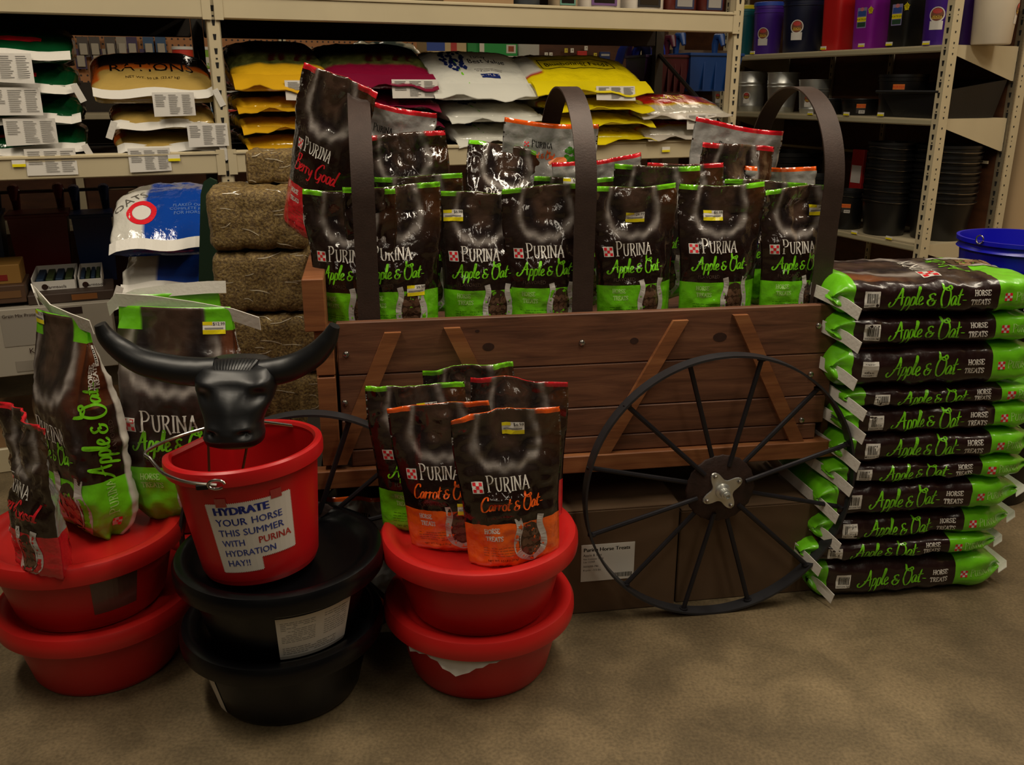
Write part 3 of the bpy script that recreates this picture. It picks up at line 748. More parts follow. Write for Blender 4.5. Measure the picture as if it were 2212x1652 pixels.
def sack(label, fr, x, y, z, W, L, T, seed, art, group=None, decals=(), tape=None, flap=None, tagp=None, rz=0.0, cat='feed bag', wrk=.007, m=FILM, expo=3.6, name='feed_bag', tags=(0.1, .058)):
    """lying sack, its sewn end (v=0) to the front"""
    rnd = random.Random(seed)
    p = fr.w(x, y, z); root = thing(name, label, cat, p, fr.yaw + rz, group)
    def pt(v): return max(.14, (min(1, (v + .03) / (.32 if T < .122 else .46))) ** (.5 if T < .122 else .62)) if v < .8 else max(.12, math.sqrt(max(0, (1 - v) / .2)))
    pw = lambda v: 1 - .05 * (1 - sstep(0, .2, v)) - .05 * sstep(.8, 1, v)
    def bend(P):
        P = P.copy(); vv = np.clip(P[..., 1] / L, 0, 1); q = np.interp(vv, np.linspace(0, 1, 41), [pt(a) for a in np.linspace(0, 1, 41)])
        P[..., 2] += T / 2 * q; P[..., 2] = np.maximum(P[..., 2], .002); return P
    sh = loft(L, W, T, ((0, 1, 0), (1, 0, 0), (0, 0, 1)), pt, pw, expo=expo, nu=72, nv=40, wrk=wrk, wscale=8, seed=seed, bend=bend)
    sh.body('sack_body', root, art, m)
    if decals:
        d = MB()
        for dec, px_, py_, sc_, rot in decals: sh.stick(d, dec, .25 - px_ / sh.perim, py_ * .6 / L, -1, 1, scale=sc_, rot=rot, off=.0012)
        d.build('lettering', root)
    if tape:
        t = MB(); n = 14; V = []; F = []
        wd, hh, sag = W * .97, .030, tape if isinstance(tape, float) else .012
        for i in range(n + 1):
            a = -1 + 2 * i / n; xx = a * wd / 2; yy = -.004 - .006 * rnd.random(); zz = T * .22 + .006 * math.sin(a * 5 + seed) + (.012 if abs(a) > .9 else 0) * rnd.uniform(-1, 1)
            V += [(xx, yy + .012, zz + hh * .45), (xx, yy - .018, zz - hh * .55)]
        V2 = [(a, b - .002, c - .0015) for a, b, c in V]; N = len(V)
        F = [(2 * i, 2 * i + 1, 2 * i + 3, 2 * i + 2) for i in range(n)] + [(N + 2 * i, N + 2 * i + 2, N + 2 * i + 3, N + 2 * i + 1) for i in range(n)]
        t.add(V + V2, F, TAPE)
        e = 1 if seed % 2 else -1
        t.box((e * wd / 2 - .012, -.034, T * .22 - .055), (e * wd / 2 + .012, -.031, T * .22 + .012), TAPE, Matrix.Translation((e * wd / 2, -.03, T * .22)) @ Matrix.Rotation(-e * .4, 4, 'Y') @ Matrix.Translation((-e * wd / 2, .03, -T * .22)))
        t.build('seam_tape', root)
    if flap:
        t = MB(); n = 16; V = []
        for i in range(n + 1):
            a = -1 + 2 * i / n; xx = a * W * .49
            dz = .012 * math.sin(a * 4 + seed) + .006 * math.sin(a * 11 + seed * 2)
            V += [(xx, .03, T * .34), (xx, -.012, T * .22), (xx, -.05, T * .06 + dz)]
        V2 = [(a, b, c - .003) for a, b, c in V]; N = len(V); F = []
        for i in range(n):
            for k in (0, 1):
                a = 3 * i + k; F.append((a, a + 1, a + 4, a + 3)); F.append((N + a, N + a + 3, N + a + 4, N + a + 1))
            F.append((3 * i + 2, N + 3 * i + 2, N + 3 * i + 5, 3 * i + 5))
        t.add(V + V2, F, flap); t.build('sewn_flap', root, smooth=True)
    if tagp is not None:
        w, h = tags; t = MB(); nx, ny = 6, 5; V = []
        cur = rnd.uniform(-.02, .02)
        for j in range(ny + 1):
            for i in range(nx + 1):
                u = i / nx; v = j / ny
                V.append((tagp - w / 2 + u * w, -.036 - .008 * v - cur * (u - .2) ** 2 * v, T * .22 - h * v - cur * u * v * .4))
        F = [(j * (nx + 1) + i, (j + 1) * (nx + 1) + i, (j + 1) * (nx + 1) + i + 1, j * (nx + 1) + i + 1) for j in range(ny) for i in range(nx)]
        V2 = [(a, b + .0012, c) for a, b, c in V]; N = len(V)
        t.add(V, F, PAPER); t.add(V2, [f[::-1] for f in F], PAPER)
        for c in range(3):
            for k in range(11):
                if c == 0 and k > 6: continue
                x0 = tagp - w / 2 + w * (.06 + .32 * c); y0 = -.0385 - .008 * (k / 12) ; z0 = T * .22 - h * (.1 + .075 * k)
                ww = w * rnd.uniform(.18, .27)
                cc = -cur * ((x0 - tagp + w / 2) / w + .1 - .2) ** 2 * (k / 12)
                t.box((x0, y0 + cc - .001, z0 - .0012), (x0 + ww, y0 + cc, z0 + .0006), INK['grey'])
        t.build('paper_tag', root)
    return root, sh

def bands(*rows):
    """rows: (v upper limit, colour); returns art over length"""
    cs = [(v, C3(c)) for v, c in rows]
    def art(u, v):
        out = np.zeros((len(u), 3)); lo = np.full(len(u), -1.0)
        for vm, c in reversed(cs): out[v <= vm] = c
        return out
    return art
rs = lambda px, py, off=0.0: RACK.m(px, py, off)
DZ = 1.212
W_ = lambda s, size, m, k=1.0: sans(s, size, m, 'C')[0]

# green bags, far left
def art_green(u, v):
    out = np.repeat(C3('0d4a26')[None], len(u), 0)
    top = (u > .05) & (u < .45); out[top & (v > .3)] = C3('2a1d16')
    side = (np.abs(u - 0.0) < .06) | (u > .94); out[side & (v > .3)] = C3('8a7858')
    n = vnoise(np.stack([u * 40, v * 20, 0 * u], -1)); out *= (1 + .15 * n[:, None]); return out
gx = [(128, 1), (122, 2), (108, 3), (96, 4)]
zz = DZ
for i, (right_px, py) in enumerate([(192, 330), (182, 268), (170, 205), (160, 140)]):
    xr, _ = rs(right_px, py); Wd = .50
    dec = [(patch(-.06, 0, .17, .035, INK['red']), -.02, .13, 1, 0), (W_('FIELD', .075, INK['white']), -.13, .115, 1, 0)] if i == 3 else [(patch(-.06, 0, .12, .025, INK['red']), 0, .06, 1, 0)]
    lab = ['dark green bag of feed at far left, lowest of its stack on the shelf', 'dark green bag of feed at far left, second from bottom of stack', 'dark green bag of feed at far left, third from bottom of stack', 'dark green bag of feed at far left, topmost of its stack'][i]
    sack(lab, RACK, xr - Wd / 2, .02, zz, Wd, .6, .118 if i < 3 else .155, 11 + i, art_green, 'green feed bags on the rack', dec, tape=.01, tagp=[.12, .07, .04, .03][i] , tags=(.17, .095))
    zz += .107
# yellow-fronted bags
def art_gold(u, v):
    out = np.repeat(C3('b89a52')[None], len(u), 0)
    out[v > .21] = C3('c4601c'); out[v > .26] = C3('241a18')
    out[((u > .42) & (u < .56)) & (v > .12)] = C3('c0581c')
    out[(u > .55) & (u < .95)] = C3('8a7c48'); return out
zz = DZ
for i, (l, r, py, T) in enumerate([(250, 482, 322, .09), (242, 470, 275, .10), (196, 470, 200, .19)]):
    xl, _ = rs(l, py); xr, _ = rs(r, py)
    dec = [(W_('RATIONS', .075, INK['black']), 0, .2, 1, 0), (sans('NET WT. 50 LB. (22.67 kg)', .018, INK['dark'], 'C')[0], 0, .12, 1, 0)] if i == 2 else []
    sack(['yellow bag of feed beside the rack post, lowest of three', 'yellow bag of feed beside the rack post, middle of three', 'big yellow bag with black and orange top, topmost of three'][i], RACK, (xl + xr) / 2, .015, zz, xr - xl, .62, T, 31 + i, art_gold, 'yellow feed bags beside the post', dec, tape=.01, tagp=[-.08, .15, .06][i], tags=(.15, .088))
    zz += T * .95
# bags with a dark picture of a horse in grass
def art_horse(front, flapc):
    F_ = C3(front)
    def art(u, v):
        x = (.25 - u) * 1.1; out = np.repeat(F_[None], len(u), 0); top = (u > .02) & (u < .48)
        n = vnoise(np.stack([x * 60, v * 60, 0 * u], -1)) * .5 + .5
        g = C3('3b4420')[None] * (.4 + 1.2 * n[:, None]) + C3('6b5a30')[None] * (.3 * n[:, None])
        gr = top & (v > .13); out = np.where(gr[:, None], g, out)
        dk = sstep(.22, .32, v)[:, None] * top[:, None]; out = out * (1 - dk) + C3('120c0b')[None] * dk
        for cx, w in ((-.02, .015), (.09, .014), (.02, .011), (.14, .011)):
            b = top & (np.abs(x - cx - (v - .2) * .15) < w) & (v > .18) & (v < .32); out[b] = C3('351210')
        b = top & (v > .28) & (v < .6) & (x > -.06) & (x < .17); out[b] = C3('2a100e')
        return out
    return art
GOLDM = mat('gold_sack_film', 'd2a21c', rough=.28, bump=.4, bscale=30, coat=.5)
MAROONM = mat('maroon_sack_film', '7c1434', rough=.28, bump=.4, bscale=30, coat=.5)
WHITEM = mat('white_sack_film', 'd6d6cc', rough=.3, bump=.4, bscale=24, coat=.4)
YELM = mat('yellow_sack_film', 'e2cf14', rough=.3, bump=.4, bscale=24, coat=.4)
REDM = mat('red_sack_film', 'b82018', rough=.3, bump=.4, bscale=24, coat=.4)
zz = DZ
for i, (l, r) in enumerate([(522, 730), (515, 725), (508, 722), (505, 722)]):
    xl, _ = rs(l, 200); xr, _ = rs(r, 200)
    T = (.075, .075, .08, .20)[i]
    sack(['gold bag of horse feed right of the rack post, lowest of four', 'gold bag of horse feed right of the post, second from bottom', 'gold bag of horse feed right of the post, third from bottom', 'gold bag of horse feed right of the post, topmost with paper tag'][i], RACK, (xl + xr) / 2, .03, zz, xr - xl, .6, T, 51 + i, art_horse('d8a81e', 'd8a81e'), 'gold horse feed bags', flap=GOLDM, tagp=.10 if i == 3 else None, tags=(.2, .075))
    zz += T * .97
zz = DZ
for i, (l, r) in enumerate([(735, 958), (728, 958), (716, 952), (708, 948)]):
    xl, _ = rs(l, 200); xr, _ = rs(r, 200)
    T = (.075, .08, .08, .19)[i]
    sack(['maroon bag of horse feed behind the pouches, lowest of four', 'maroon bag of horse feed behind the pouches, second from bottom', 'maroon bag of horse feed behind the pouches, third from bottom', 'maroon bag of horse feed with paper tag, topmost of four'][i], RACK, (xl + xr) / 2, .03, zz, xr - xl, .6, T, 61 + i, art_horse('7a1030', '7a1030'), 'maroon horse feed bags', flap=MAROONM, tagp=.13 if i == 3 else None, tags=(.2, .075))
    zz += T * .98
# white bags with a blue tree
def tree(rnd):
    d = []
    for i in range(60):
        a = rnd.uniform(0, 6.28); r = rnd.random() ** .5
        d += disc(.0 + .055 * r * math.cos(a), .12 + .10 * r * math.sin(a), .009, .012, INK['navy'], 6, 1)
    d += [ribbon([(0, .1), (.005, .0), (.02, -.06)], .008, INK['green'], 0)]
    return d
ART_W = bands((1.1, 'd6d6cc'))
zz = DZ
for i, (l, r, T) in enumerate([(990, 1172, .10), (975, 1172, .10), (940, 1168, .21)]):
    xl, _ = rs(l, 200); xr, _ = rs(r, 200)
    dec = [(tree(random.Random(3)), -.09, .14, 1, 0)] + ([(W_('Today', .03, INK['black']), .03, .33, 1, 0), (W_('Best Value', .042, INK['black']), .06, .27, 1, 0), (W_('Provides balanced nutrition', .012, INK['dark']), .05, .185, 1, 0), (W_('for all classes of livestock', .012, INK['dark']), .05, .165, 1, 0), (patch(-.04, -.012, .05, .014, INK['navy']), .04, .115, 1, 0), (W_('50 LBS. NET', .018, INK['white']), .045, .11, 1, 0)] if i == 2 else [])
    sack(['white bag with blue tree print behind silver pouch, lowest of three', 'white bag with blue tree print, middle of three', 'white bag with blue tree print and black lettering, topmost of three'][i], RACK, (xl + xr) / 2, .02, zz, xr - xl + .03, .62, T, 71 + i, ART_W, 'white feed bags with blue print', dec, flap=WHITEM, m=FILM)
    zz += T * .93
# bright yellow bags
def art_yel(u, v):
    out = np.repeat(C3('e0cc10')[None], len(u), 0)
    s = (u > .40) & (u < .60); out[s & (v > .14)] = C3('a52a1c'); out[s & (v > .16)] = C3('c8c6bc'); out[(u > .6) & (u < .9)] = C3('cfb918')
    return out
zz = DZ
for i, (l, r, T) in enumerate([(1190, 1404, .08), (1190, 1400, .07), (1185, 1396, .072), (1160, 1392, .18)]):
    xl, _ = rs(l, 220); xr, _ = rs(r, 220)
    dec = []
    if i == 3:
        fr_ = []
        for a, b, c, d_ in ((-.17, -.025, .17, -.021), (-.17, .055, .17, .059), (-.17, -.025, -.166, .059), (.166, -.025, .17, .059)): fr_ += patch(a, b, c, d_, INK['black'])
        dec = [(W_('Bluebonnet Feeds', .046, INK['black']), .0, .255, 1, 0), (fr_, .0, .255, 1.1, 0)]
    if i == 0: dec = [(sans('NET WT. 50 LB. (22.7 kg)', .018, INK['dark'], 'C')[0], .1, .06, 1, 0)]
    sack(['bright yellow bag of feed behind middle hoop, lowest of four', 'bright yellow bag of feed behind middle hoop, second from bottom', 'bright yellow bag of feed behind middle hoop, third from bottom', 'bright yellow bag with boxed black lettering, topmost of four'][i], RACK, (xl + xr) / 2, .0, zz, xr - xl + .05, .62, T, 81 + i, art_yel, 'bright yellow feed bags', dec, flap=YELM, tagp=.10 if i == 3 else None, tags=(.2, .06), expo=3.6)
    zz += T * .93
# red and white bags by the right post
def art_rw(u, v):
    out = np.repeat(C3('bdb9ac')[None], len(u), 0); top = (u > .06) & (u < .44)
    out[top & (v > .13)] = C3('b02214'); out[(v > .08) & (v < .13)] = C3('b5251a'); out[(v > .10) & (v < .115)] = C3('c9a520'); return out
RWM = mat('white_red_sack_film', 'bfb8ac', rough=.3, bump=.4, bscale=24, coat=.4)
zz = DZ
for i, (l, r, T) in enumerate([(1395, 1566, .10), (1382, 1566, .11)]):
    xl, _ = rs(l, 260); xr, _ = rs(r, 260)
    dec = [(W_('SWEET', .06, INK['yellow']), 0, .2, 1, 0)] if i == 1 else []
    sack(['white bag with red stripe beside the right rack post, lower one', 'red topped bag with yellow lettering beside right rack post, upper one'][i], RACK, (xl + xr) / 2, .0, zz, xr - xl + .03, .62, T, 91 + i, art_rw, 'red and white feed bags', dec, flap=RWM, tagp=.08 if i == 1 else None, tags=(.17, .07))
    zz += T * .95

# containers on the top shelf of the rack
TOPZ = 1.782
def jug(label, px0, px1, col, h=.24, square=True, lab=None, cat='container', name='plastic_jug', off=.03):
    x0, _ = RACK.m(px0, 10, off); x1, _ = RACK.m(px1, 10, off); w = x1 - x0
    root = thing(name, label, cat, RACK.w((x0 + x1) / 2, off + w * .45, TOPZ), YR)
    m = MB()
    e = (lambda a: 1 / max(abs(math.cos(a)) ** 4 + abs(math.sin(a)) ** 4, 1e-6) ** .25) if square else None
    m.lathe([(w * .44, 0), (w * .48, .01), (w * .48, h * .8), (w * .38, h * .92), (w * .16, h)], mat('plastic_' + col, col, rough=.35), 28, 1, .8, shape=e)
    m.build('bottle_body', root, smooth=True)
    m = MB(); m.lathe([(w * .17, h * .98), (w * .17, h * 1.1), (w * .15, h * 1.11)], BLACKP, 20); m.build('cap', root, smooth=True)
    if lab:
        m = MB(); m.box((-w * .3, -w * .8 * .48 - .002, h * .08), (w * .3, -w * .8 * .48 - .0005, h * .7), mat('label_' + lab, lab, rough=.5)); m.box((-w * .24, -w * .8 * .48 - .003, h * .12), (w * .24, -w * .8 * .48 - .002, h * .3), INK['black'] if lab != '20284a' else INK['grey']); m.build('front_label', root)
jug('clear jar with black lid on top shelf, left of the white tubs', 1116, 1178, '3a3f44', .2, False, None, 'jar', 'storage_jar')
jug('small jug with green label on top shelf', 1200, 1256, 'a89478', .2, True, '5a8a7a')
jug('big white jug with purple label on top shelf', 1262, 1354, 'c9bfb0', .26, True, '6a4a7c')
jug('white jug with black label on top shelf', 1364, 1446, 'cdc4b6', .26, True, '1c1a1c')
jug('reddish brown bottle with blue label on top shelf, left of two', 1448, 1515, '5a2018', .24, True, '20284a')
jug('reddish brown bottle with blue label on top shelf, right of two', 1518, 1574, '54201a', .24, True, '20284a')
m = MB(); x0, _ = RACK.m(960, 5, .02); x1, _ = RACK.m(1112, 5, .02)
m.box((0, 0, 0), (x1 - x0, .3, .16), mat('tan_carton', '9a7c58', rough=.7), bev=.003); m.box((.02, -.002, .03), (x1 - x0 - .02, 0, .12), mat('carton_print', '6a4a34', rough=.7))
tag(place(m.build('shipping_carton'), RACK.w(x0, .03, TOPZ), YR), 'tan carton on top shelf above the white bags', 'box')

# ================================================================== THINGS BEYOND THE RACK
BACK = Frame(RACK.w(0, 1.75, 0), YR)
g = thing('pegboard_gondola', 'tan pegboard aisle shelving standing beyond the rack', 'shelving', BACK.w(0, 0, 0), YR)
m = MB(); m.box((-1.8, .26, 1.48), (1.9, .28, 1.95), PEG); m.build('pegboard', g)
m = MB(); m.box((-2.6, .26, .1), (3.3, .3, 1.0), BROWNPANEL); m.box((-1.8, .26, 1.0), (1.9, .3, 1.48), DECK); m.box((1.9, .26, 1.0), (3.3, .3, 1.9), BROWNPANEL); m.box((-3.6, .26, 1.0), (-1.8, .3, 1.95), BROWNPANEL); m.build('back_panel', g)  # dark middle sheet added to stand for the unlit void between the stacks
for x in (-1.8, -.6, .6, 1.9, 3.05):
    m = MB(); m.box((x - .02, .22, 0), (x + .02, .26, 1.92), CREAM); u = m.build('slotted_standard', g)
    s = MB(); slots(s, x, .219, 1.0, 1.9, .0508, .012, .02); s.build('slots', u, kind='stuff')
for x0, x1, z in ((-1.8, 1.9, 1.32), (-3.4, -1.8, 1.72), (-2.6, 3.3, .14), (-2.6, 3.3, .74)):
    m = MB(); m.box((x0, -.12, z - .03), (x1, .24, z), CREAMD, bev=.003); m.build('shelf', g)
m = MB(); m.box((-2.6, -.14, 0), (3.3, -.12, .12), CREAM); m.build('kick_plate', g)
# stacked canisters
rnd = random.Random(5)
cols = [('b02a5a', 'd0c8b8'), ('2a6a9a', 'c83a2a'), ('c83a2a', 'e0d8c8'), ('7aa02a', 'c02a4a')]
grp = 'colourful canisters beyond the rack'
bx = lambda px, py, off=0.0: BACK.m(px, py, off)
words = ['CARE', 'BEEF', 'CARE']
for j in range(3):
    for i, px in enumerate((398, 448, 495)):
        x, _ = bx(px, 140, -.02); h = .105; w = .085
        r_ = thing('canister', 'small printed canister with white lid, ' + ['left', 'middle', 'right'][i] + ' column, ' + ['bottom', 'middle', 'top'][j] + ' row, beyond rack', 'canister', BACK.w(x, .0, 1.32 + j * .116), YR, grp)
        m = MB(); m.lathe([(.05, 0), (.055, .004), (.055, .1)], mat('canister_' + cols[(i + j) % 4][0], cols[(i + j) % 4][0], rough=.4), 20); m.lathe([(.0555, .03), (.0555, .06)], mat('canister_band_' + cols[(i + j + 1) % 4][1], cols[(i + j + 1) % 4][1], rough=.4), 20); m.build('can_body', r_, smooth=True)
        m = MB(); m.lathe([(.058, .098), (.058, .112), (.05, .114)], PAPER, 20); m.build('lid', r_, smooth=True)
        m = MB(); d = sans(words[(i + j) % 3], .03, INK['white'], 'C')[0]
        for V, F, mm in d: m.add([(p[0] * .8, -math.sqrt(max(.0563 ** 2 - (p[0] * .8) ** 2, 0)), p[1] + .012) for p in V], F, mm)
        m.build('lettering', r_)
# hanging card goods on pegboard, left
for i in range(13):
    px = 178 + (i % 7) * 28 + rnd.uniform(-5, 5); py = 98 + (i // 7) * 26
    x, z = bx(px, py, .22)
    c = rnd.choice(['5a5248', '2c4a6a', '6a3a34', '3a2a4a', '8a8070', '4a4038'])
    m = MB(); m.box((-.028, -.004, -.06), (.028, .0, .045), mat('card_' + c, c, rough=.6)); m.box((-.02, -.016, -.05), (.02, -.004, .01), mat('goods_' + c, 'a09684', rough=.5), bev=.003)
    tag(place(m.build('hanging_package'), BACK.w(x, .225, z), YR), 'small carded package, %s from the left in the %s row above yellow bags' % (['first', 'second', 'third', 'fourth', 'fifth', 'sixth', 'seventh'][i % 7], ['upper', 'lower'][i // 7]), 'package', 'packages hanging beyond the left bay')
# boxes and cartons right part
def carton(label, px0, px1, py0, py1, col, off, depth=.25, stripes=(), name='product_box', fr=BACK, text=None, tcol='white'):
    x0, z0 = fr.m(px0, py1, off); x1, _ = fr.m(px1, py1, off); _, z1 = fr.m((px0 + px1) / 2, py0, off)
    root = thing(name, label, 'box', fr.w((x0 + x1) / 2, off, z0), fr.yaw); w = x1 - x0; h = z1 - z0
    m = MB(); m.box((-w / 2, 0, 0), (w / 2, depth, h), mat('box_' + col, col, rough=.6), bev=.003); m.build('box_body', root)
    if stripes:
        m = MB()
        for a, b, c, d, cc in stripes: m.box((-w / 2 + a * w, -.002, c * h), (-w / 2 + b * w, -.0003, d * h), mat('print_' + cc, cc, rough=.5))
        m.build('printed_panel', root)
    if text:
        m = MB(); t, tw = sans(text, 1, INK[tcol]); k = min(w * .8 / tw, h * .5)
        for V, F, mm in t: m.add([(p[0] * k - tw * k / 2, -.0035, p[1] * k + h * .35) for p in V], F, mm)
        m.build('lettering', root)
    return root
carton('green and white carton on shelf beyond white bags, upper', 1036, 1118, 90, 120, '1f8a3a', -.1, .2, ((0, .12, 0, 1, 'c8c0b0'), (.7, .95, .2, .8, 'c8c0b0'), (.75, .9, .3, .7, 'a04a2a')))
carton('green and white carton on shelf beyond white bags, lower', 1060, 1142, 121, 160, '1f8a3a', -.12, .2, ((0, 1, .85, 1, 'd0c8b8'), (.6, .92, .2, .7, '7a4a30'), (.88, 1, 0, 1, 'd0c8b8')))
carton('blue red and tan carton beyond white bags', 922, 1008, 88, 112, 'b09a70', -.1, .2, ((0, .45, .1, .9, '24408a'), (.6, .75, .1, .9, 'a02a24')))
carton('tan carton with blue band beyond white bags, lower', 930, 1045, 112, 124, 'b09a70', -.14, .2, ((0.1, .55, .2, .8, '24408a'), (.8, .95, .1, .9, 'a02a24')))
carton('green carton edge beyond white bags', 1010, 1036, 88, 116, '1a7a34', -.08, .2)
carton('grey white box beyond white bags, right end', 1120, 1165, 92, 150, 'a8a498', -.05, .2)
for k, (px, py, c) in enumerate([(1180, 118, 'd8d2c0'), (1190, 118, 'd8d2c0'), (1223, 109, 'c8b430'), (1236, 109, 'd8d2c0'), (1266, 104, 'd8d2c0'), (1286, 119, 'c8b430')]):
    x, z = bx(px, py, .22); m = MB(); m.box((-.012, -.003, -.014), (.012, 0, .014), mat('card2_' + c, c, rough=.6)); m.box((-.002, -.012, .002), (.002, 0, .006), WIRE)
    tag(place(m.build('price_hook_tag'), BACK.w(x, .222, z), YR), 'tiny price tag on a hook, %s from the left beyond the yellow bags' % ['first', 'second', 'third', 'fourth', 'fifth', 'sixth'][k], 'tag', 'hook tags beyond the yellow bags')
carton('red and yellow hanging card beyond yellow bags', 1248, 1268, 110, 132, 'b82a20', .2, .02, ((0.1, .9, .1, .45, 'd8b030'),))
carton('dark blue hanging card beyond yellow bags', 1296, 1318, 112, 134, '1c2c5a', .2, .02, ((0.1, .9, .6, .8, 'a8a498'),))
# shiny bags lying on top of the far shelf, seen over the stacks
def shiny(label, px, py, w, off, seed):
    x, z = bx(px, py, off)
    def art(u, v):
        n = vnoise(np.stack([u * 9 + seed, v * 6, 0 * u], -1)); out = np.repeat(C3('9a927c')[None], len(u), 0); out[n > .25] = C3('4a8a2a'); out[n < -.35] = C3('38403a'); return out
    r_, s_ = sack(label, BACK, x, off, 1.32, w, .3, z - 1.32, seed, art, 'glossy bags beyond the gold and maroon bags', wrk=.014, cat='bag', name='glossy_bag')
shiny('glossy clear and green bag showing above the gold bags', 645, 97, .34, -.5, 7)
shiny('glossy silver and green bag showing above the maroon bags', 835, 88, .5, -.5, 8)

# hook-over feeders
def feeder(label, fr, x, y, z, w, h, d, col, group, hooks=True, ribs=False):
    c = mat('feeder_' + col, col, rough=.35, vary=.06, vscale=6)
    root = thing('hook_over_feeder', label, 'feeder', fr.w(x, y, z), fr.yaw, group)
    m = MB(); q = .86
    V = []
    for (k, zz, o) in ((1, 0, 0), (q, -h, 0), (q - .05, -h + .01, .0), (.93, -.01, .0)):
        ww = w / 2 * k - (0.006 if o else 0); dd = d * k
        V += [(-ww, -dd, zz), (ww, -dd, zz), (ww, 0, zz), (-ww, 0, zz)]
    F = [(0, 1, 5, 4), (1, 2, 6, 5), (2, 3, 7, 6), (3, 0, 4, 7), (4, 5, 6, 7), (12, 8, 9, 13), (13, 9, 10, 14), (14, 10, 11, 15), (15, 11, 8, 12), (8, 11, 10, 9)] + [(i, 12 + i, 12 + (i + 1) % 4, (i + 1) % 4) for i in range(4)]
    m.add(V, F, c)
    if ribs:
        for i in range(1, 4): m.box((-w / 2 * .9 + i * w * .22, -d * .97, -h * .96), (-w / 2 * .9 + i * w * .22 + .008, -d * .9, -.02), c)
    m.build('bin', root)
    m = MB(); m.box((-w / 2 - .008, -d - .008, -.012), (w / 2 + .008, .004, 0.004), c, bev=.003); m.build('rim', root)
    if hooks:
        for s_ in (-1, 1):
            m = MB(); m.tube([(s_ * w * .38, 0, -.02), (s_ * w * .38, .0, .06), (s_ * w * .38, -.02, .1), (s_ * w * .38, -.06, .1), (s_ * w * .38, -.08, .05)], [.014, .02, .024, .022, .012], c, 10); m.build('hook', root, smooth=True)
    return root
rail = MB(); rail.tube([(-3, 0, 0), (.2, 0, 0)], .008, WIRE, 8)
rx, rz_ = RACK.m(100, 412, .8)
tag(place(rail.build('hanging_rail'), RACK.w(0, .79, rz_), YR), 'thin steel rail holding the red and blue feeders under the left bay', 'rail')
for lab, px0, px1, c in (('dark red plastic feeder hanging under the left bay, left of the blue one', 22, 148, '5c1414'), ('dark blue plastic feeder hanging between the two red ones', 156, 240, '142a5a'), ('dark red plastic feeder hanging behind the blue and white bags', 300, 400, '6a1818'), ('navy plastic feeder at the very left edge under the rack', -90, 8, '14223f')):
    x0, z0 = RACK.m(px0, 455, .8); x1, _ = RACK.m(px1, 455, .8)
    feeder(lab, RACK, (x0 + x1) / 2, .8, z0, x1 - x0, .30, .2, c, 'feeders hanging under the left bay')
for lab, px0, px1, py, c, off, h in (('dark blue ribbed plastic feeder behind the right rack post', 1446, 1556, 118, '173f7c', .9, .2), ('dark red plastic feeder left of the ribbed blue one', 1384, 1446, 122, '4c1020', .92, .2), ('purple plastic feeder partly behind the dark red one', 1352, 1400, 122, '351848', .95, .2)):
    x0, z0 = RACK.m(px0, py, off); x1, _ = RACK.m(px1, py, off)
    feeder(lab, RACK, (x0 + x1) / 2, off, z0, x1 - x0, h, .22, c, 'feeders hanging behind the right bay', ribs='ribbed' in lab)
m = MB(); x0, z0 = RACK.m(1395, 122, .94); x1, z1 = RACK.m(1590, 95, .94); m.box((x0, .9, z0 - .02), (x1 - .05, .93, z0 + .02), mat('brown_rail', '5a4a3c', rough=.5)); m2 = m.build('support_rail')
tag(place(m2, RACK.w(0, .05, 0.02), YR), 'brown steel rail carrying feeders behind the right rack post', 'rail')
for lab, px, c, k in (('glossy blue plastic saddle hook above the feeders, left', 1366, '20349a', -.02), ('glossy blue plastic saddle hook above the feeders, right', 1412, '2a3fae', .06)):
    x, z = RACK.m(px, 75, .85); m = MB()
    m.band([(x - .10, .88, z - .22), (x - .07, .85, z - .08), (x - .02, .83, z + .0), (x + .04, .82, z), (x + .08, .84, z - .08), (x + .10, .86, z - .18)], (0, 1, 0), .09, .008, mat('blue_hook_' + c, c, rough=.28))
    tag(place(m.build('saddle_hook', smooth=True), RACK.w(0, k, 0), YR), lab, 'hook')
# cartons on the base deck at left
carton('white printed carton on the rack base at far left', -60, 262, 662, 822, '9c9486', .12, .3, ((.25, .55, .45, .92, '8c857a'), (.58, .8, .86, .96, '2a1a18'), (.55, .8, .3, .8, '8c857a'), (.3, .8, .06, .22, '8a8276')), fr=RACK, text=None)
m = MB()
for k, (t, px, py, s) in enumerate((('Grain Mix Protective Boots', 4, 688, .018), ('KINETIC PRO', 64, 763, .03), ('LARGE', 100, 690, .018))):
    x, z = RACK.m(px, py, .115)
    for V, F, mm in sans(t, s, INK['dark'])[0]: m.add([(x + p[0], .115, z + p[1]) for p in V], F, mm)
lt = m.build('lettering'); crt = [o for o in bpy.data.objects if o.name.startswith('product_box') and 'white printed carton' in o.get('label', '')][0]
lt.parent = crt; lt.location = Vector(tuple(np.array([0, 0, 0]))) ; lt.matrix_world = Matrix.Translation(Vector(tuple(RACK.w(0, 0, 0)))) @ Matrix.Rotation(YR, 4, 'Z')
bpy.context.view_layer.update()
lt.matrix_parent_inverse = (Matrix.Translation(crt.location) @ Matrix.Rotation(YR, 4, 'Z')).inverted()
lt.matrix_basis = Matrix.Translation(Vector(tuple(RACK.w(0, 0, 0)))) @ Matrix.Rotation(YR, 4, 'Z')
carton('dark brown carton on the white carton, left', -40, 60, 618, 660, '4a3220', .16, .25, ((.1, .9, .3, .7, '6a4a2a'),), fr=RACK)
carton('dark brown carton on the white carton, right', 62, 250, 632, 660, '3a2a20', .16, .25, ((.5, .8, .2, .8, '7a4a20'),), fr=RACK)
carton('small yellow printed box standing at the left edge', -10, 48, 572, 616, '8a6428', .2, .2, ((.0, .5, .2, .5, '7a1a14'),), fr=RACK)
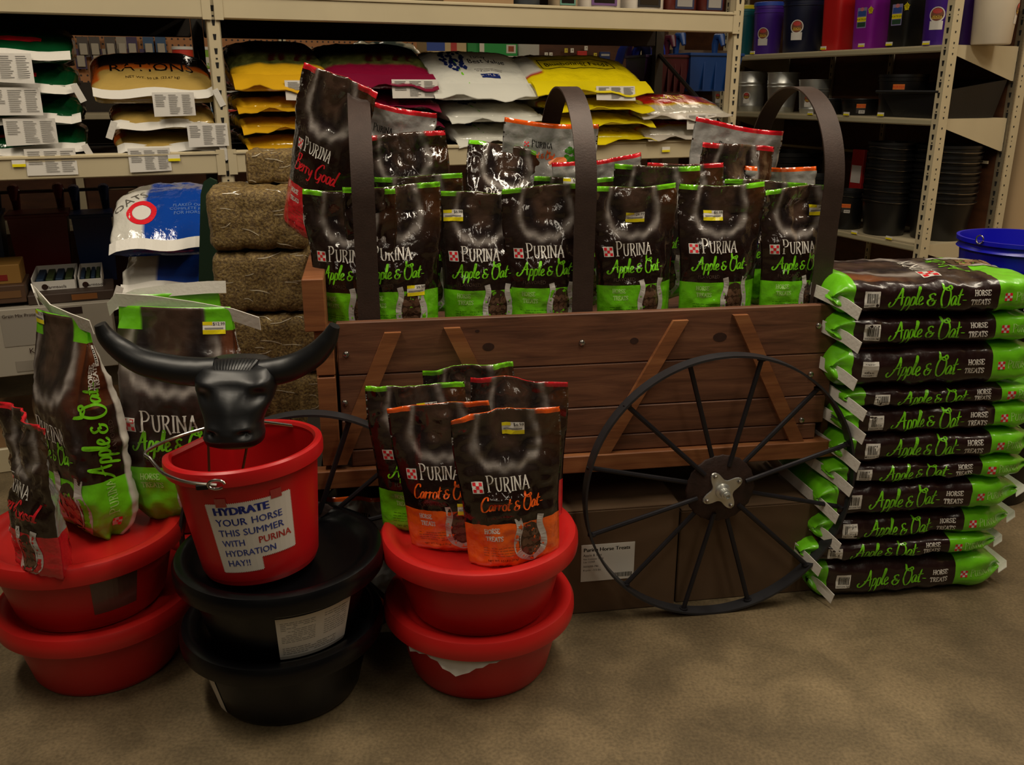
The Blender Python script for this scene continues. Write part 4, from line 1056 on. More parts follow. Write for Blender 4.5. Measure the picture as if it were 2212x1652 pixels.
def tray(label, px0, px1, py0, py1, off):
    x0, z0 = RACK.m(px0, py1, off); x1, _ = RACK.m(px1, py1, off); _, z1 = RACK.m((px0 + px1) / 2, py0, off); w = x1 - x0; h = z1 - z0
    r_ = thing('display_tray', label, 'tray', RACK.w(x0, off, z0), YR); m = MB()
    m.box((0, 0, 0), (w, .004, h * .75), PAPER); m.box((0, 0, 0), (.004, .3, h), PAPER); m.box((w - .004, 0, 0), (w, .3, h), PAPER); m.box((0, .296, 0), (w, .3, h), PAPER); m.box((0, 0, 0), (w, .3, .004), PAPER); m.build('tray_box', r_)
    m = MB(); m.box((0, -.003, -.03), (w, 0, 0), mat('tray_navy', '1a2430', rough=.6))
    for V, F, mm in sans('farmtools', .018, INK['dark'])[0]: m.add([(p[0] + w * .34, -.0015, p[1] + h * .25) for p in V], F, mm)
    for V, F, mm in disc(w * .28, h * .38, .012, .012, INK['dark'], 14, 1): m.add([(p[0], -.0015, p[1]) for p in V], F, mm)
    m.build('printed_front', r_)
    m = MB()
    for i in range(4): m.box((w * (.08 + .22 * i), .03, .005), (w * (.25 + .22 * i), .27, h * .8), mat('tray_goods_%d' % (i % 2), ['22364f', '3c4a26'][i % 2], rough=.5), bev=.003)
    m.build('packets', r_)
tray('white cardboard display tray under the red feeder', 72, 168, 598, 634, .25)
tray('smaller white display tray beside the bigger one', 172, 224, 594, 627, .25)
# support shelf for those cartons
m = MB(); x0, z0 = RACK.m(-80, 664, .1); x1, _ = RACK.m(262, 664, .1)

# blue and white bags stacked on the base
def art_bw(u, v):
    out = np.repeat(C3('12409a')[None], len(u), 0); x = (.25 - u)
    out[(x < -.06) | (u > .55)] = C3('cfccc2'); out[(v > .5) & (x < -.06)] = C3('7a766c'); return out  # far half of the white greyed, the beam's shadow put into the colour
fb = Frame(atY(335, 520, 3.0) * np.array([1, 1, 0]), math.radians(12))
zz = .1; lab = None
ring = [ribbon(ell(0, 0, .04, .04, 0, 360, 24), .018, INK['red'], 0, False)]
for i in range(7):
    T = .14 if i < 6 else .2; top = i == 6
    dec = [(ring, -.065, .18, 1, 0), (disc(-.0, 0, .03, .03, INK['white'], 16, 1), -.065, .18, 1, 0)] if top else []
    if top: dec += [(W_(w_, .018, mat('ink_paleblue', '5a7ab8', rough=.4)), .09, .22 - .03 * q_, 1, 0) for q_, w_ in enumerate(('FLAKED OATS', 'COMPLETE FEED', 'FOR HORSES'))] + [(W_('OATS', .05, mat('ink_midgrey', '5a564e', rough=.4)), -.1, .25, 1, .6)]
    l = ['blue and white feed bag at the bottom of the stack left of the hay', 'blue and white feed bag second from bottom of stack by the hay', 'blue and white feed bag third from bottom of stack by the hay', 'blue and white feed bag fourth from bottom of stack by the hay', 'blue and white feed bag third from top of stack by the hay', 'blue and white feed bag just under the topmost one by the hay', 'blue and white feed bag with red ring badge, topmost by the hay'][i]
    sack(l, fb, (0.015 if top else .03) , .02 * (i % 2), zz, .33, .5, T, 111 + i, art_bw, 'blue and white feed bags', dec, tape=.01, wrk=.009, expo=3.6)
    zz += T * .97
# dark green cut-out board leaning behind the hay
m = MB(); pts = []
b0 = atY(452, 520, 2.95)
for px, py in ((428, 660), (433, 420), (440, 392), (452, 384), (466, 390), (470, 410), (470, 660)):
    p = atY(px, py, 2.95) - b0; pts.append((p[0], p[2]))
V = [(x, 0, z) for x, z in pts] + [(x, .015, z) for x, z in pts]; n = len(pts)
m.add(V, [tuple(range(n)), tuple(range(2 * n - 1, n - 1, -1))] + [(i, n + i, n + (i + 1) % n, (i + 1) % n) for i in range(n)], mat('dark_green_board', '14301e', rough=.5))
m.box((pts[0][0] + .01, 0.002, -b0[2]), (pts[0][0] + .04, .014, pts[0][1] + .02), mat('dark_green_board', '14301e'))
tag(place(m.build('cutout_board'), b0), 'dark green painted board standing upright just left of the hay blocks', 'board')

# ================================================================== HAY
def hay(label, x, y, z, w, d, h, seed, yaw, group='shrink wrapped hay blocks', grooves=(.34, .67)):
    root = thing('hay_block', label, 'hay', (x, y, z), yaw, group)
    def pt(v): return (1 - .055 * sum(math.exp(-((v - g) / .035) ** 2) for g in grooves)) * (min(1, .8 + v * 4) if v < .05 else min(1, .8 + (1 - v) * 4))
    def bend(P): P = P.copy(); P[..., 0] -= w / 2; P[..., 2] += h / 2; P[..., 2] = np.maximum(P[..., 2], .001); return P
    sh = loft(w, d, h, ((1, 0, 0), (0, -1, 0), (0, 0, 1)), pt, pt, expo=8, nu=64, nv=40, wrk=.0035, wscale=14, seed=seed, bend=bend)
    o = sh.body('compressed_hay', root, lambda u, v: np.ones((len(u), 3)) * .3, HAYM)
    m = MB(); r2 = random.Random(seed)
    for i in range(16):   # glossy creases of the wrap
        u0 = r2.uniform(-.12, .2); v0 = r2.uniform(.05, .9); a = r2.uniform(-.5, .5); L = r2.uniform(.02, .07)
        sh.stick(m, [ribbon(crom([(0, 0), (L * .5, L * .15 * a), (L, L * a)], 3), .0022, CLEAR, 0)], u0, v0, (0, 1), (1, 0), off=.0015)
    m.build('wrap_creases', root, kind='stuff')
    return root
HX = -.655; HY = 2.72
for i, (px, lab) in enumerate([(0, 'hay block at the floor, lowest of the front column'), (0, 'hay block second from the floor in the front column'), (0, 'hay block third from the floor in the front column'), (575, 'wrapped hay block behind the steer head, fourth from the floor'), (552, 'wrapped hay block just below the topmost big one'), (551, 'topmost big wrapped hay block left of the wagon')]):
    z = .195 * i; cx = atY(px or 575, 600, HY)[0]
    hay(lab, cx + .0, HY + .14, z, .295, .25, .192, 200 + i, math.radians(6 + (i % 3 - 1) * 2))
hay('small wrapped hay block lying on top of the hay column', atY(592, 370, HY + .2)[0], HY + .24, 1.165, .17, .2, .10, 210, .1, grooves=(.5,))
for i in range(6):
    hay(['hay block at the floor in the rear column', 'hay block second from floor in the rear column', 'hay block third from floor in the rear column', 'hay block fourth from floor in the rear column beside the wagon end', 'hay block fifth from floor in the rear column beside the wagon end', 'hay block topmost in the rear column beside the wagon end'][i], atY(640, 600, HY + .2)[0] + .0, HY + .41, .18 * i, .18, .24, .178, 220 + i, .1)

# ================================================================== WAGON
wag = thing('wooden_wagon', 'stained wooden covered-wagon body with bare hoops, filled with treat pouches', 'wagon', WAG.w(0, 0, 0), YW)
XL, XR = -1.04, .325
def board(mb, x0, x1, y0, y1, z0, z1, m=WOOD, bev=.0025): mb.box((x0, y0, z0), (x1, y1, z1), m, bev=bev)
def named_board(name, x0, x1, y0, y1, z0, z1, m=WOOD, knots=()):
    a = MB(); a.box((x0, y0, z0), (x1, y1, z1), m, bev=.0025); o = a.build(name, wag)
    for px, py, rx_, rz2 in knots:
        x, z = WAG.m(px, py); k = MB()
        for V, F, mm in disc(x, z, rx_, rz2, WOODK, 14, 2): k.add([(p[0], y0 - .0006, p[1]) for p in V], F, mm)
        k.build('knot', o)
    return o
named_board('side_plank', XL + .02, XR - .03, .0, .022, .49, .536)
named_board('side_plank', XL, XR - .01, .0, .022, .538, .62, knots=((1355, 880, .014, .008),))
named_board('side_plank', XL, XR, .001, .022, .622, .744, knots=((955, 842, .03, .010),))
named_board('side_plank', XL, XR + .005, .0, .022, .746, .885, knots=((1055, 749, .016, .011), (1370, 736, .012, .009), (1555, 728, .02, .013), (1031, 715, .006, .004)))
for z0, z1 in ((.49, .62), (.622, .744), (.746, .885)): named_board('rear_plank', XL, XR, .56, .582, z0, z1)
named_board('bottom_rail', -1.13, .365, -.02, .022, .437, .488, WOODL)
named_board('bottom_rail', -1.13, .365, .56, .60, .437, .488, WOODL)
named_board('floor_board', XL, XR, .024, .56, .46, .486)
named_board('display_bed', XL + .03, XR - .02, .024, .558, .80, .828)
named_board('end_plank', XL - .055, XL - .008, -.01, .585, .75, .868, WOODL)
named_board('end_plank', XL - .055, XL - .008, -.01, .585, .50, .745, WOODL)
named_board('end_plank', XL - .075, XL - .022, -.03, .585, .872, 1.005, WOODL)
for z0, z1 in ((.49, .62), (.622, .744), (.746, .875)): named_board('end_plank', XR + .0, XR + .022, .024, .56, z0, z1)
for (a, b, c, d_) in (((848, 716), (733, 1000), .042, 0), ((976, 706), (1115, 985), .042, 0), ((1468, 690), (1300, 978), .042, 0), ((1597, 678), (1716, 956), .042, 0)):
    x0, z0 = WAG.m(*a); x1, z1 = WAG.m(*b); a_ = MB(); hw = c / 2; z0 = min(z0, .872); z1 = max(z1, .489)
    V = [(x0 - hw, 0, z0), (x0 + hw, 0, z0), (x1 + hw, 0, z1), (x1 - hw, 0, z1)]; V = [(x, -.0145, z) for x, _, z in V] + [(x, -.0008, z) for x, _, z in V]
    a_.add(V, [(3, 2, 1, 0), (4, 5, 6, 7), (0, 1, 5, 4), (1, 2, 6, 5), (2, 3, 7, 6), (3, 0, 4, 7)], WOODL); a_.build('diagonal_brace', wag)
for px, py in ((748, 765), (1257, 740), (1768, 703), (1751, 808), (1731, 907), (745, 870)):
    x, z = WAG.m(px, py); a_ = MB(); a_.lathe([(.0085, 0), (.0078, .003), (.0045, .0055), (0, .006)], WIRE, 12, M=Matrix.Translation((x, -.0005, z)) @ Matrix.Rotation(math.pi / 2, 4, 'X')); a_.build('carriage_bolt', wag, smooth=True)
for hx, lean in ((-.955, .0), (-.393, .0), (.283, .0)):
    P = [(0, .034, .55), (0, .034, .9), (0, .030, 1.1)]
    P += [(0, .285 - .262 * math.cos(math.radians(a)), 1.19 + .262 * math.sin(math.radians(a))) for a in range(0, 181, 4)]
    P += [(0, .542, 1.05), (0, .545, .55)]
    a_ = MB(); a_.band([(hx + (p[2] - .9) * lean, p[1], p[2]) for p in P], (1, 0, 0), .056, .0045, HOOPM); a_.build('hoop', wag, smooth=True)
# running gear under the bed
a_ = MB(); a_.box((-1.0, .27, .36), (.26, .31, .436), RUST); a_.build('reach_bar', wag)
for x in (-.013, -1.14):
    z = .39 if x > -1 else .33
    a_ = MB(); a_.tube([(x, -.07, z), (x, .6, z)], .016, RUST, 10); a_.box((x - .03, .03, z + .01), (x + .03, .56, .436), DARKSTEEL); a_.build('axle', wag)
def wheel(x, y, r, hubr, ns, a0, fancy):
    rim = MB(); pts = [(x + r * math.cos(t), y, r + r * math.sin(t)) for t in [2 * math.pi * k / 96 for k in range(96)]]
    pts = [(x + (r - .003) * math.cos(2 * math.pi * k / 96), y, r + (r - .003) * math.sin(2 * math.pi * k / 96)) for k in range(96)]
    rim.band(pts, (0, 1, 0), .040, .006, WHEELM, closed=True); w = rim.build('wheel_rim', wag, smooth=True)
    for k in range(ns):
        t = math.radians(a0) + 2 * math.pi * k / ns; c, s_ = math.cos(t), math.sin(t); off = .008 * (1 if k % 2 else -1)
        m = MB(); m.tube([(x + c * hubr * .72, y + off, r + s_ * hubr * .72), (x + c * hubr, y + off, r + s_ * hubr), (x + c * (r - .01), y + off * .4, r + s_ * (r - .01))], [.0065, .0068, .0068], SPOKEM, 8)
        m.lathe([(.012, -.003), (.012, .003)], SPOKEM, 10, M=Matrix.Translation((x + c * (r - .008), y + off * .4, r + s_ * (r - .008))))
        m.build('spoke', w, smooth=True)
    m = MB(); R = Matrix.Translation((x, y, r)) @ Matrix.Rotation(math.pi / 2, 4, 'X')
    m.lathe([(0, -.008), (hubr * .98, -.008), (hubr, -.004), (hubr * .98, .0), (hubr * .9, .004), (hubr * .45, .012), (0, .012)], RUST, 48, M=R, shape=lambda a: 1 + .012 * math.cos(a * 24))
    m.build('hub_disc', w, smooth=True)
    if fancy:
        m = MB(); z0 = .0135
        V = []; n = 64
        for k in range(n):
            t = 2 * math.pi * k / n; rr = .027 + .023 * max(0, math.cos(2 * (t - math.radians(33)))) ** 2.2
            rr = .032 + .031 * abs(math.cos(2 * (t - math.radians(30)))) ** 3.0
            V.append((rr * math.cos(t), rr * math.sin(t)))
        V3 = [R @ Vector((a, b, z0)) for a, b in V] + [R @ Vector((a * .97, b * .97, z0 + .004)) for a, b in V]
        m.add(V3, [tuple(range(n, 2 * n))] + [(k, (k + 1) % n, n + (k + 1) % n, n + k) for k in range(n)], GALV); m.build('hub_plate', w)
        for k in range(4):
            t = math.radians(30 + 90 * k); m = MB(); m.lathe([(.0062, 0), (.0062, .004), (.003, .007), (0, .0075)], WIRE, 6, M=R @ Matrix.Translation((.052 * math.cos(t), .052 * math.sin(t), z0 + .004))); m.build('hub_bolt', w)
        m = MB(); m.lathe([(.023, z0 + .003), (.021, z0 + .010), (.014, z0 + .014), (.013, z0 + .03), (.010, z0 + .031), (.010, z0 + .04), (.006, z0 + .042), (.0055, z0 + .036), (0, z0 + .035)], GALV, 24, M=R); m.build('axle_nut', w, smooth=True)
wheel(-.013, -.08, .39, .10, 12, 77, True)
wheel(-1.13, -.055, .335, .085, 12, 70, True)

# pouches in the wagon.  u = along the wagon, v = depth behind the front boards
gw = 'treat pouches standing in the wagon'
def wp(label, px, off, seed, z=.832, yaw=0.0, flav='apple', py=560, **k):
    x, _ = WAG.m(px, py, off)
    return pouch(label, WAG.w(x, off, z), YW + yaw, seed, flav, group=gw, **k)
wp('brown and green pouch at the left end of the wagon, half behind the first hoop', 762, .10, 1, yaw=-.30, W=.24, H=.375)
wp('brown and green pouch just right of the first hoop, price sticker over horseshoe', 853, .085, 2, yaw=.02, price='$6.99', sticker_at=(.03, .105), W=.245, H=.385, crush=1.3)
wp('brown and green pouch second from the first hoop, sticker near its top left', 1043, .105, 3, yaw=-.05, price='$6.99', sticker_at=(-.1, .285), H=.36)
wp('brown and green pouch just left of the middle hoop, no sticker', 1180, .085, 4, yaw=.0, H=.375)
wp('brown and green pouch just right of the middle hoop with yellow price sticker', 1373, .09, 5, yaw=.07, roll=-.03, price='$6.99', sticker_at=(-.025, .28), H=.375)
wp('brown and green pouch second from the right hoop with yellow price sticker', 1552, .085, 6, yaw=.0, price='$6.99', sticker_at=(-.05, .28), H=.375, W=.24)
wp('brown and green pouch half behind the right hoop with yellow price sticker', 1718, .09, 7, yaw=.12, price='$6.99', sticker_at=(.03, .28), H=.36, W=.23)
# second and third rows, lying higher on the heap
wp('brown and green pouch tucked upright behind the first and second front pouches', 905, .20, 8, z=.86, yaw=-.1, py=450, H=.37)
wp('black and red pouch leaning behind, lettering half hidden by glare', 905, .27, 9, z=.965, yaw=-.08, roll=-.12, flav='berry', py=400, H=.37, crush=1.5, tilt=-.12)
wp('brown and green pouch lying back, tilted to the right behind the front row', 1075, .27, 10, z=.965, yaw=.0, roll=.16, py=400, H=.35, tilt=-.35)
wp('brown and green pouch behind the middle hoop, only its top showing', 1240, .20, 12, z=.86, yaw=.15, py=450, H=.36, price='$6.99', sticker_at=(-.03, .33))
wp('brown pouch with clear top showing behind the fifth pouch', 1415, .18, 13, z=.88, yaw=-.1, py=450, H=.37)
wp('brown and red pouch peeking behind between the right pouches', 1475, .24, 14, z=.89, yaw=.1, flav='berry', py=450, H=.36)
wp('dark pouch tilted to the right behind the sixth pouch, white lettering', 1572, .25, 15, z=.90, yaw=.1, roll=.12, py=430, H=.40, flav='berry', tilt=-.1)
wp('brown and green pouch in the second row near the right hoop', 1650, .20, 16, z=.85, yaw=-.1, py=450, H=.35)
wp('silver carrot pouch with orange top band standing at the back', 1170, .38, 17, z=1.0, yaw=-.1, roll=.08, flav='carrot', py=330, silver=True, W=.27, H=.36, crush=.8)
wp('silver berry pouch with red top band standing at the back right', 1560, .38, 18, z=.98, yaw=-.05, roll=.13, flav='berry', py=340, silver=True, W=.27, H=.37, crush=.8)
wp('silver pouch with red top band lying behind the middle hoop', 1310, .33, 19, z=.93, yaw=.1, roll=-.09, flav='berry', py=380, silver=True, W=.27, H=.33)
wp('tall silver berry pouch with red top behind the first hoop', 808, .40, 20, z=1.03, yaw=-.35, roll=.16, flav='berry', py=300, silver=True, W=.25, H=.38)
wp('silver pouch with orange top showing beside the right hoop', 1680, .32, 21, z=.88, yaw=.1, flav='carrot', py=420, silver=True, H=.35)
r_, s_ = wp('red and black pouch leaning on the heap at the wagon left end, tallest one', 662, .30, 22, z=1.06, yaw=-.75, roll=.32, flav='berry', py=380, H=.44, W=.26, T=.07)
# hidden supports of the heap
wp('brown and red pouch lying buried at the left of the heap', 810, .42, 23, z=.832, yaw=.1, flav='berry', py=480, H=.34)
wp('brown and orange pouch buried under the silver carrot pouch', 1150, .40, 24, z=.832, yaw=.1, flav='carrot', py=480, H=.34)

# ================================================================== BOXES UNDER THE WAGON
def big_box(label, px0, px1, ytop, off, depth, lab=False):
    x0, _ = WAG.m(px0, 1285, off); x1, _ = WAG.m(px1, 1285, off); _, z1 = WAG.m((px0 + px1) / 2, ytop, off)
    r_ = thing('cardboard_box', label, 'box', WAG.w(x0, off, 0), YW, 'cardboard boxes under the wagon'); w = x1 - x0
    m = MB(); m.box((0, 0, 0), (w, depth, z1), CARD, bev=.003); m.build('carton', r_)
    m = MB(); m.box((0.002, .001, z1), (w - .002, depth / 2 - .003, z1 + .003), CARD); m.build('flap', r_)
    m = MB(); m.box((0.002, depth / 2 + .003, z1), (w - .002, depth - .001, z1 + .003), CARD); m.build('flap', r_)
    if lab:
        lx0, lz1 = WAG.m(1256, 1178, off); lx1, lz0 = WAG.m(1368, 1247, off); rr = random.Random(4)
        m = MB(); m.box((lx0 - x0, -.0012, lz0), (lx1 - x0, -.0002, lz1), PAPER)
        def T_(s, sz, X, Z, c='black'):
            for V, F, mm in sans(s, sz, INK[c])[0]: m.add([(X + p[0], -.0016, Z + p[1]) for p in V], F, mm)
        X = lx0 - x0 + .006; H_ = lz1 - lz0
        for dx in (0, .0006, .0012): T_('Purina Horse Treats', .0165, X + dx, lz1 - .021)
        T_('Apple & Oat', .0105, X, lz1 - .036); T_('Net Contents: 14 LB', .007, X, lz1 - .047); T_('Lot: 152060', .007, X, lz1 - .056)
        T_('3003209-746', .0085, X, lz1 - .071); T_('4 units - 3.5 lbs', .0085, X, lz1 - .083)
        cx = lx1 - x0 - .06
        while cx < lx1 - x0 - .008:
            b = rr.uniform(.0008, .002); m.box((cx, -.0018, lz0 + .008), (cx + b, -.0013, lz0 + .022), INK['black']); cx += b + rr.uniform(.001, .002)
        m.build('shipping_label', r_)
big_box('brown cardboard box with white shipping label behind the wheel', 1205, 1457, 1100, -.035, .4, True)
big_box('plain brown cardboard box right of the labelled one, behind the wheel', 1460, 1757, 1095, -.022, .4)

# ================================================================== STACK OF BIG TREAT BAGS, RIGHT
STK = Frame(atZ(1782, 1300, 0), math.radians(7))
gs = 'stacked brown and green treat sacks'
bots = [1288, 1207, 1167, 1112, 1043, 1000, 940, 882, 842, 748, 684]; topy = 606
bound = [2063, 2050, 2083, 2094, 2118, 2137, 2148, 2163, 2140, 2148, 2152]
zb = [STK.m(2000, y)[1] for y in bots] + [STK.m(2000, topy)[1]]
zb[0] = 0.0
ords = ['lowest', 'second from the floor', 'third from the floor', 'fourth from the floor', 'fifth from the floor', 'sixth from the floor', 'fifth from the top', 'fourth from the top', 'third from the top', 'second from the top', 'topmost']
SDK = '231110'; SGR = '6cc41a'
for i in range(11):
    rnd = random.Random(300 + i); L = .62; T = zb[i + 1] - zb[i] + .004; Wd = .37; top = i == 10
    xb, _ = STK.m(bound[i], (bots[i] + (bots[i + 1] if not top else topy)) / 2); x0 = xb - .73 * L
    p = STK.w(x0, 0, zb[i])
    yaw = rnd.uniform(-.015, .015) if not top else -.03
    root = thing('treat_sack', 'brown and green treat sack on its side, %s of the right stack' % ords[i], 'bag', p, STK.yaw + yaw, gs)
    def pt(v): return max(.1, math.sqrt(min(1, (v + .003) / .07))) if v < .5 else max(.14, math.sqrt(min(1, max(0, (1 - v)) / .13)))
    def pw(v): return 1 - .04 * (1 - sstep(0, .08, v)) - .12 * sstep(.88, 1, v)
    def bend(P, T=T, Wd=Wd): P = P.copy(); P[..., 2] += T / 2; P[..., 1] += Wd / 2; P[..., 2] = np.clip(P[..., 2], 0.0005, None); return P
    zo = (lambda l, w: .02 * np.sin(np.clip(l, 0, 1) * math.pi) * (w > -.9) * 0) if not top else None
    sh = loft(L, Wd, T, ((1, 0, 0), (0, -1, 0), (0, 0, 1)), pt, pw, expo=(4.2 if not top else 3.6), nu=96, nv=72, breaks=(.085, .73), wrk=.0065, wscale=9, seed=300 + i, bend=bend, gusset=.035)
    dkc = C3(SDK); grc = C3(SGR); per = sh.perim
    def art(u, v, L=L, per=per, Wd=Wd):
        out = np.repeat(dkc[None], len(u), 0)
        uc = np.where(u > .75, u - 1, u)     # -.25 bottom .. 0 front .. .25 top .. .5 back
        out[(uc < -.17)] = C3('8a857c')
        tp = (uc > .08) & (uc < .45); x = (uc - .27) * per; y = (.585 - v) * L
        k = (sstep(.0, .12, -x) * (1 - sstep(.1, .45, v)) * .9)[:, None]
        o2 = out * (1 - k) + C3('7a4622') * k
        mz = muzzle(x, y, .125, .33, o2); out = np.where((tp & (v < .62))[:, None], mz, out)
        out[v < .085] = grc; out[v > .73] = grc
        return out
    sh.body('sack_body', root, art, WOVEN)
    # side print, reading along the length
    def S(mb, d, xx, yy, off=.0012, k=1.0): sh.stick(mb, shift([(V * k, F, m_) for V, F, m_ in d], 0, 0), (yy) / per, xx / L, (0, 1), (1, 0), off=off)
    sc_ = min(1.0, T / .085)
    m = MB(); t, w = strokes('Apple & Oat-', SCRIPT, .050 * min(1.1, sc_ * 1.0 + .05), ink('green'), .10, .6, slant=.1)
    kx = .205 / w; t = [(V * np.array([kx, 1]), F, mm) for V, F, mm in t]
    S(m, t, .155, -.020 * sc_); m.build('flavour_lettering', root); m = MB()
    t, w = sans('FLAVORED', .016, INK_FL if 'INK_FL' in globals() else mat('ink_flavored', '45352c', rough=.3)); S(m, t, .22, -.030 * sc_)
    for q, wd in enumerate(('HORSE', 'TREATS')):
        t, w = strokes(wd, SERIF, .0135 * min(1, sc_ + .15), ink('white'), .2, .1, smooth=False); S(m, t, .378 - .006 * q, .006 - .024 * q * sc_)
    m.build('treats_lettering', root); m = MB(); t, w = strokes('PURINA', SERIF, .019, ink('palegreen') if not top else ink('palegreen'), .12, .5, first=1.2, wid=.9); S(m, t, .50, -.010)
    m.build('brand_lettering', root)
    m = MB(); c = checker(0, 0, .022, False); c = patch(0, 0, .022, .022, ink('white')) + c; 
    S(m, shift(c[:1], 0, 0), .470, -.012, .001); S(m, c[1:], .470, -.012, .0016); m.build('checker_emblem', root)
    bd, be = barcode(0, 0, .042, .044 * sc_, rnd, num='3003209-742'); m = MB(); S(m, bd, .078, -.022 * sc_, .0012); S(m, be, .078, -.022 * sc_, .0017); m.build('barcode_label', root)
    if top:
        m = MB(); UT = .27
        t, w = strokes('PURINA', SERIF, .05, ink('white'), .13, .55, first=1.25, wid=.9); tr = dict(su=(-1, 0), sv=(0, -1))
        # reads toward the back: x runs along +u, y runs to the left (-v)
        def ST(d, uu, vv, k=1.0, off=.0012): sh.stick(m, [(V * k, F, mm) for V, F, mm in d], uu, vv, (1, 0), (0, -1), off=off)
        ST(t, .17, .515 + .0, .9); t2, w2 = strokes('Apple & Oat-', SCRIPT, .052, ink('green'), .12, .5, slant=.1); ST(t2, .15, .665, .85)
        m.build('top_lettering', root)
        m = MB(); c = checker(0, 0, .042); ST(c[:1], .105, .50, 1, .0010); ST(c[1:], .105, .50, 1, .0016); m.build('top_emblem', root)
        base, shoe, topd = horseshoe(0, 0, .16, .2, rnd); m = MB(); ST(base[:1], .31, .80, 1, .001); ST(base[1:], .31, .80, 1, .0014); ST(shoe, .31, .80, 1, .0018); ST(topd, .31, .8, 1, .0022); m.build('horseshoe_window', root)
    # sewn tape at the left end
    m = MB(); a = rnd.uniform(-.012, .012); zc = T / 2
    P_ = [(.040 + a, -.040, zc - .030), (.022 + a, .01, zc - .014), (-.010, .10, zc + .002), (-.022, .24, zc + .004), (-.018, .36, zc)]
    m.band([(x, y, z) for x, y, z in P_], (.12, -.25, 1), .034, .0018, TAPE); m.build('seam_tape', root)
    if i < 4 or top:
        m = MB(); m.band([(L - .0, .02, zc - .008), (L + .02, .05, zc - .004), (L + .016, .2, zc)], (.8, 0, .6), .03, .002, TAPE); m.build('seam_tape', root)

# ================================================================== TUBS
def const_art(c): 
    k = C3(c); return lambda u, v: np.repeat(k[None], len(u), 0)
def ring_sheet(prof, n=96, shape=None, rowmul=3):
    pr = []
    for (a, b) in zip(prof[:-1], prof[1:]):
        for t in range(rowmul): pr.append((a[0] + (b[0] - a[0]) * t / rowmul, a[1] + (b[1] - a[1]) * t / rowmul))
    pr.append(prof[-1]); P = np.zeros((len(pr), n, 3))
    for i, (r, z) in enumerate(pr):
        for k in range(n):
            a = 2 * math.pi * k / n; q = shape(a) if shape else 1; P[i, k] = (r * q * math.cos(a), r * q * math.sin(a), z)
    L = np.array([0] + [math.hypot(b[0] - a[0], b[1] - a[1]) for a, b in zip(pr[:-1], pr[1:])]).cumsum()
    rm = sum(p[0] for p in pr) / len(pr)
    return Sheet(P, L / L[-1], 2 * math.pi * rm, L[-1])
def tub(label, x, y, z, col, r=.247, labels=(), seed=0, paper=False, group=None, tiltx=0, tilty=0):
    root = thing('feed_tub', label, 'tub', (x, y, z), 0, group, rx=tiltx, ry=tilty)
    k = r / .247; M_ = {'red': REDP, 'black': BLACKP}[col]
    sh = ring_sheet([(.150 * k, 0), (.172 * k, .004), (.181 * k, .018), (.214 * k, .158), (.217 * k, .180)], 96)
    me = MB(); P = sh.P; nv, nu = P.shape[:2]
    F = [(j * nu + i, j * nu + (i + 1) % nu, (j + 1) * nu + (i + 1) % nu, (j + 1) * nu + i) for j in range(nv - 1) for i in range(nu)] + [tuple(range(nu))[::-1]]
    me.add(P.reshape(-1, 3), F, M_); me.build('tub_body', root, smooth=True)
    m = MB()
    m.lathe([(0, .186), (.176 * k, .186), (.190 * k, .188), (.202 * k, .197), (.214 * k, .208), (.228 * k, .212), (.240 * k, .208), (.2465 * k, .196), (.2475 * k, .176), (.2455 * k, .164), (.240 * k, .160), (.236 * k, .164), (.236 * k, .178), (.218 * k, .180)], M_, 96)
    m.build('lid', root, smooth=True)
    for (ang, v0, w, h, cc, txt) in labels:
        m = MB(); u0 = ang / 360.0
        sh.stick(m, patch(-w / 2, -h / 2, w / 2, h / 2, cc), u0, v0, off=.0012)
        if txt:
            rr = random.Random(seed)
            sh.stick(m, lines(-w * .45, -h * .1, -w * .02, h * .4, 12, INK['grey'], rr, .0016), u0, v0, off=.0018)
            sh.stick(m, lines(w * .1, -h * .1, w * .45, h * .42, 10, INK['grey'], rr, .0016), u0, v0, off=.0018)
            sh.stick(m, lines(-w * .45, -h * .38, w * .3, -h * .2, 4, INK['grey'], rr, .002), u0, v0, off=.0018)
        m.build('paper_label', root)
    return root, sh
T1 = (-1.10 + .012, 2.075); T2 = (-.572, 1.965); T3 = (-.086, 2.065)
STM = mat('clear_film_label', '5a4038', rough=.25, coat=.5)
tub('red tub with lid on the floor at left, lower of the left pair', T1[0] + .008, T1[1], 0, 'red', group='red lidded tubs')
tub('red tub at left carrying the big bags, upper of the left pair', T1[0] - .006, T1[1] - .005, .188, 'red', labels=((312, .60, .10, .10, STM, False), (270, .96, .05, .02, TAPE, False)), group='red lidded tubs')
tub('black tub on the floor in the middle, lower of the front black pair', T2[0], T2[1], 0, 'black', labels=((226, .50, .03, .13, PAPER, False),), group='black lidded tubs')
tub('black tub with big white label, under the red bucket', T2[0] + .01, T2[1] - .01, .188, 'black', r=.250, labels=((305, .47, .17, .13, PAPER, True),), seed=3, group='black lidded tubs')
tub('red tub on the floor between black tubs and wheel, lower of the right pair', T3[0], T3[1], 0, 'red', group='red lidded tubs')
tub('red tub carrying carrot pouches, upper of the right pair', T3[0] + .003, T3[1] - .008, .188, 'red', r=.250, group='red lidded tubs')
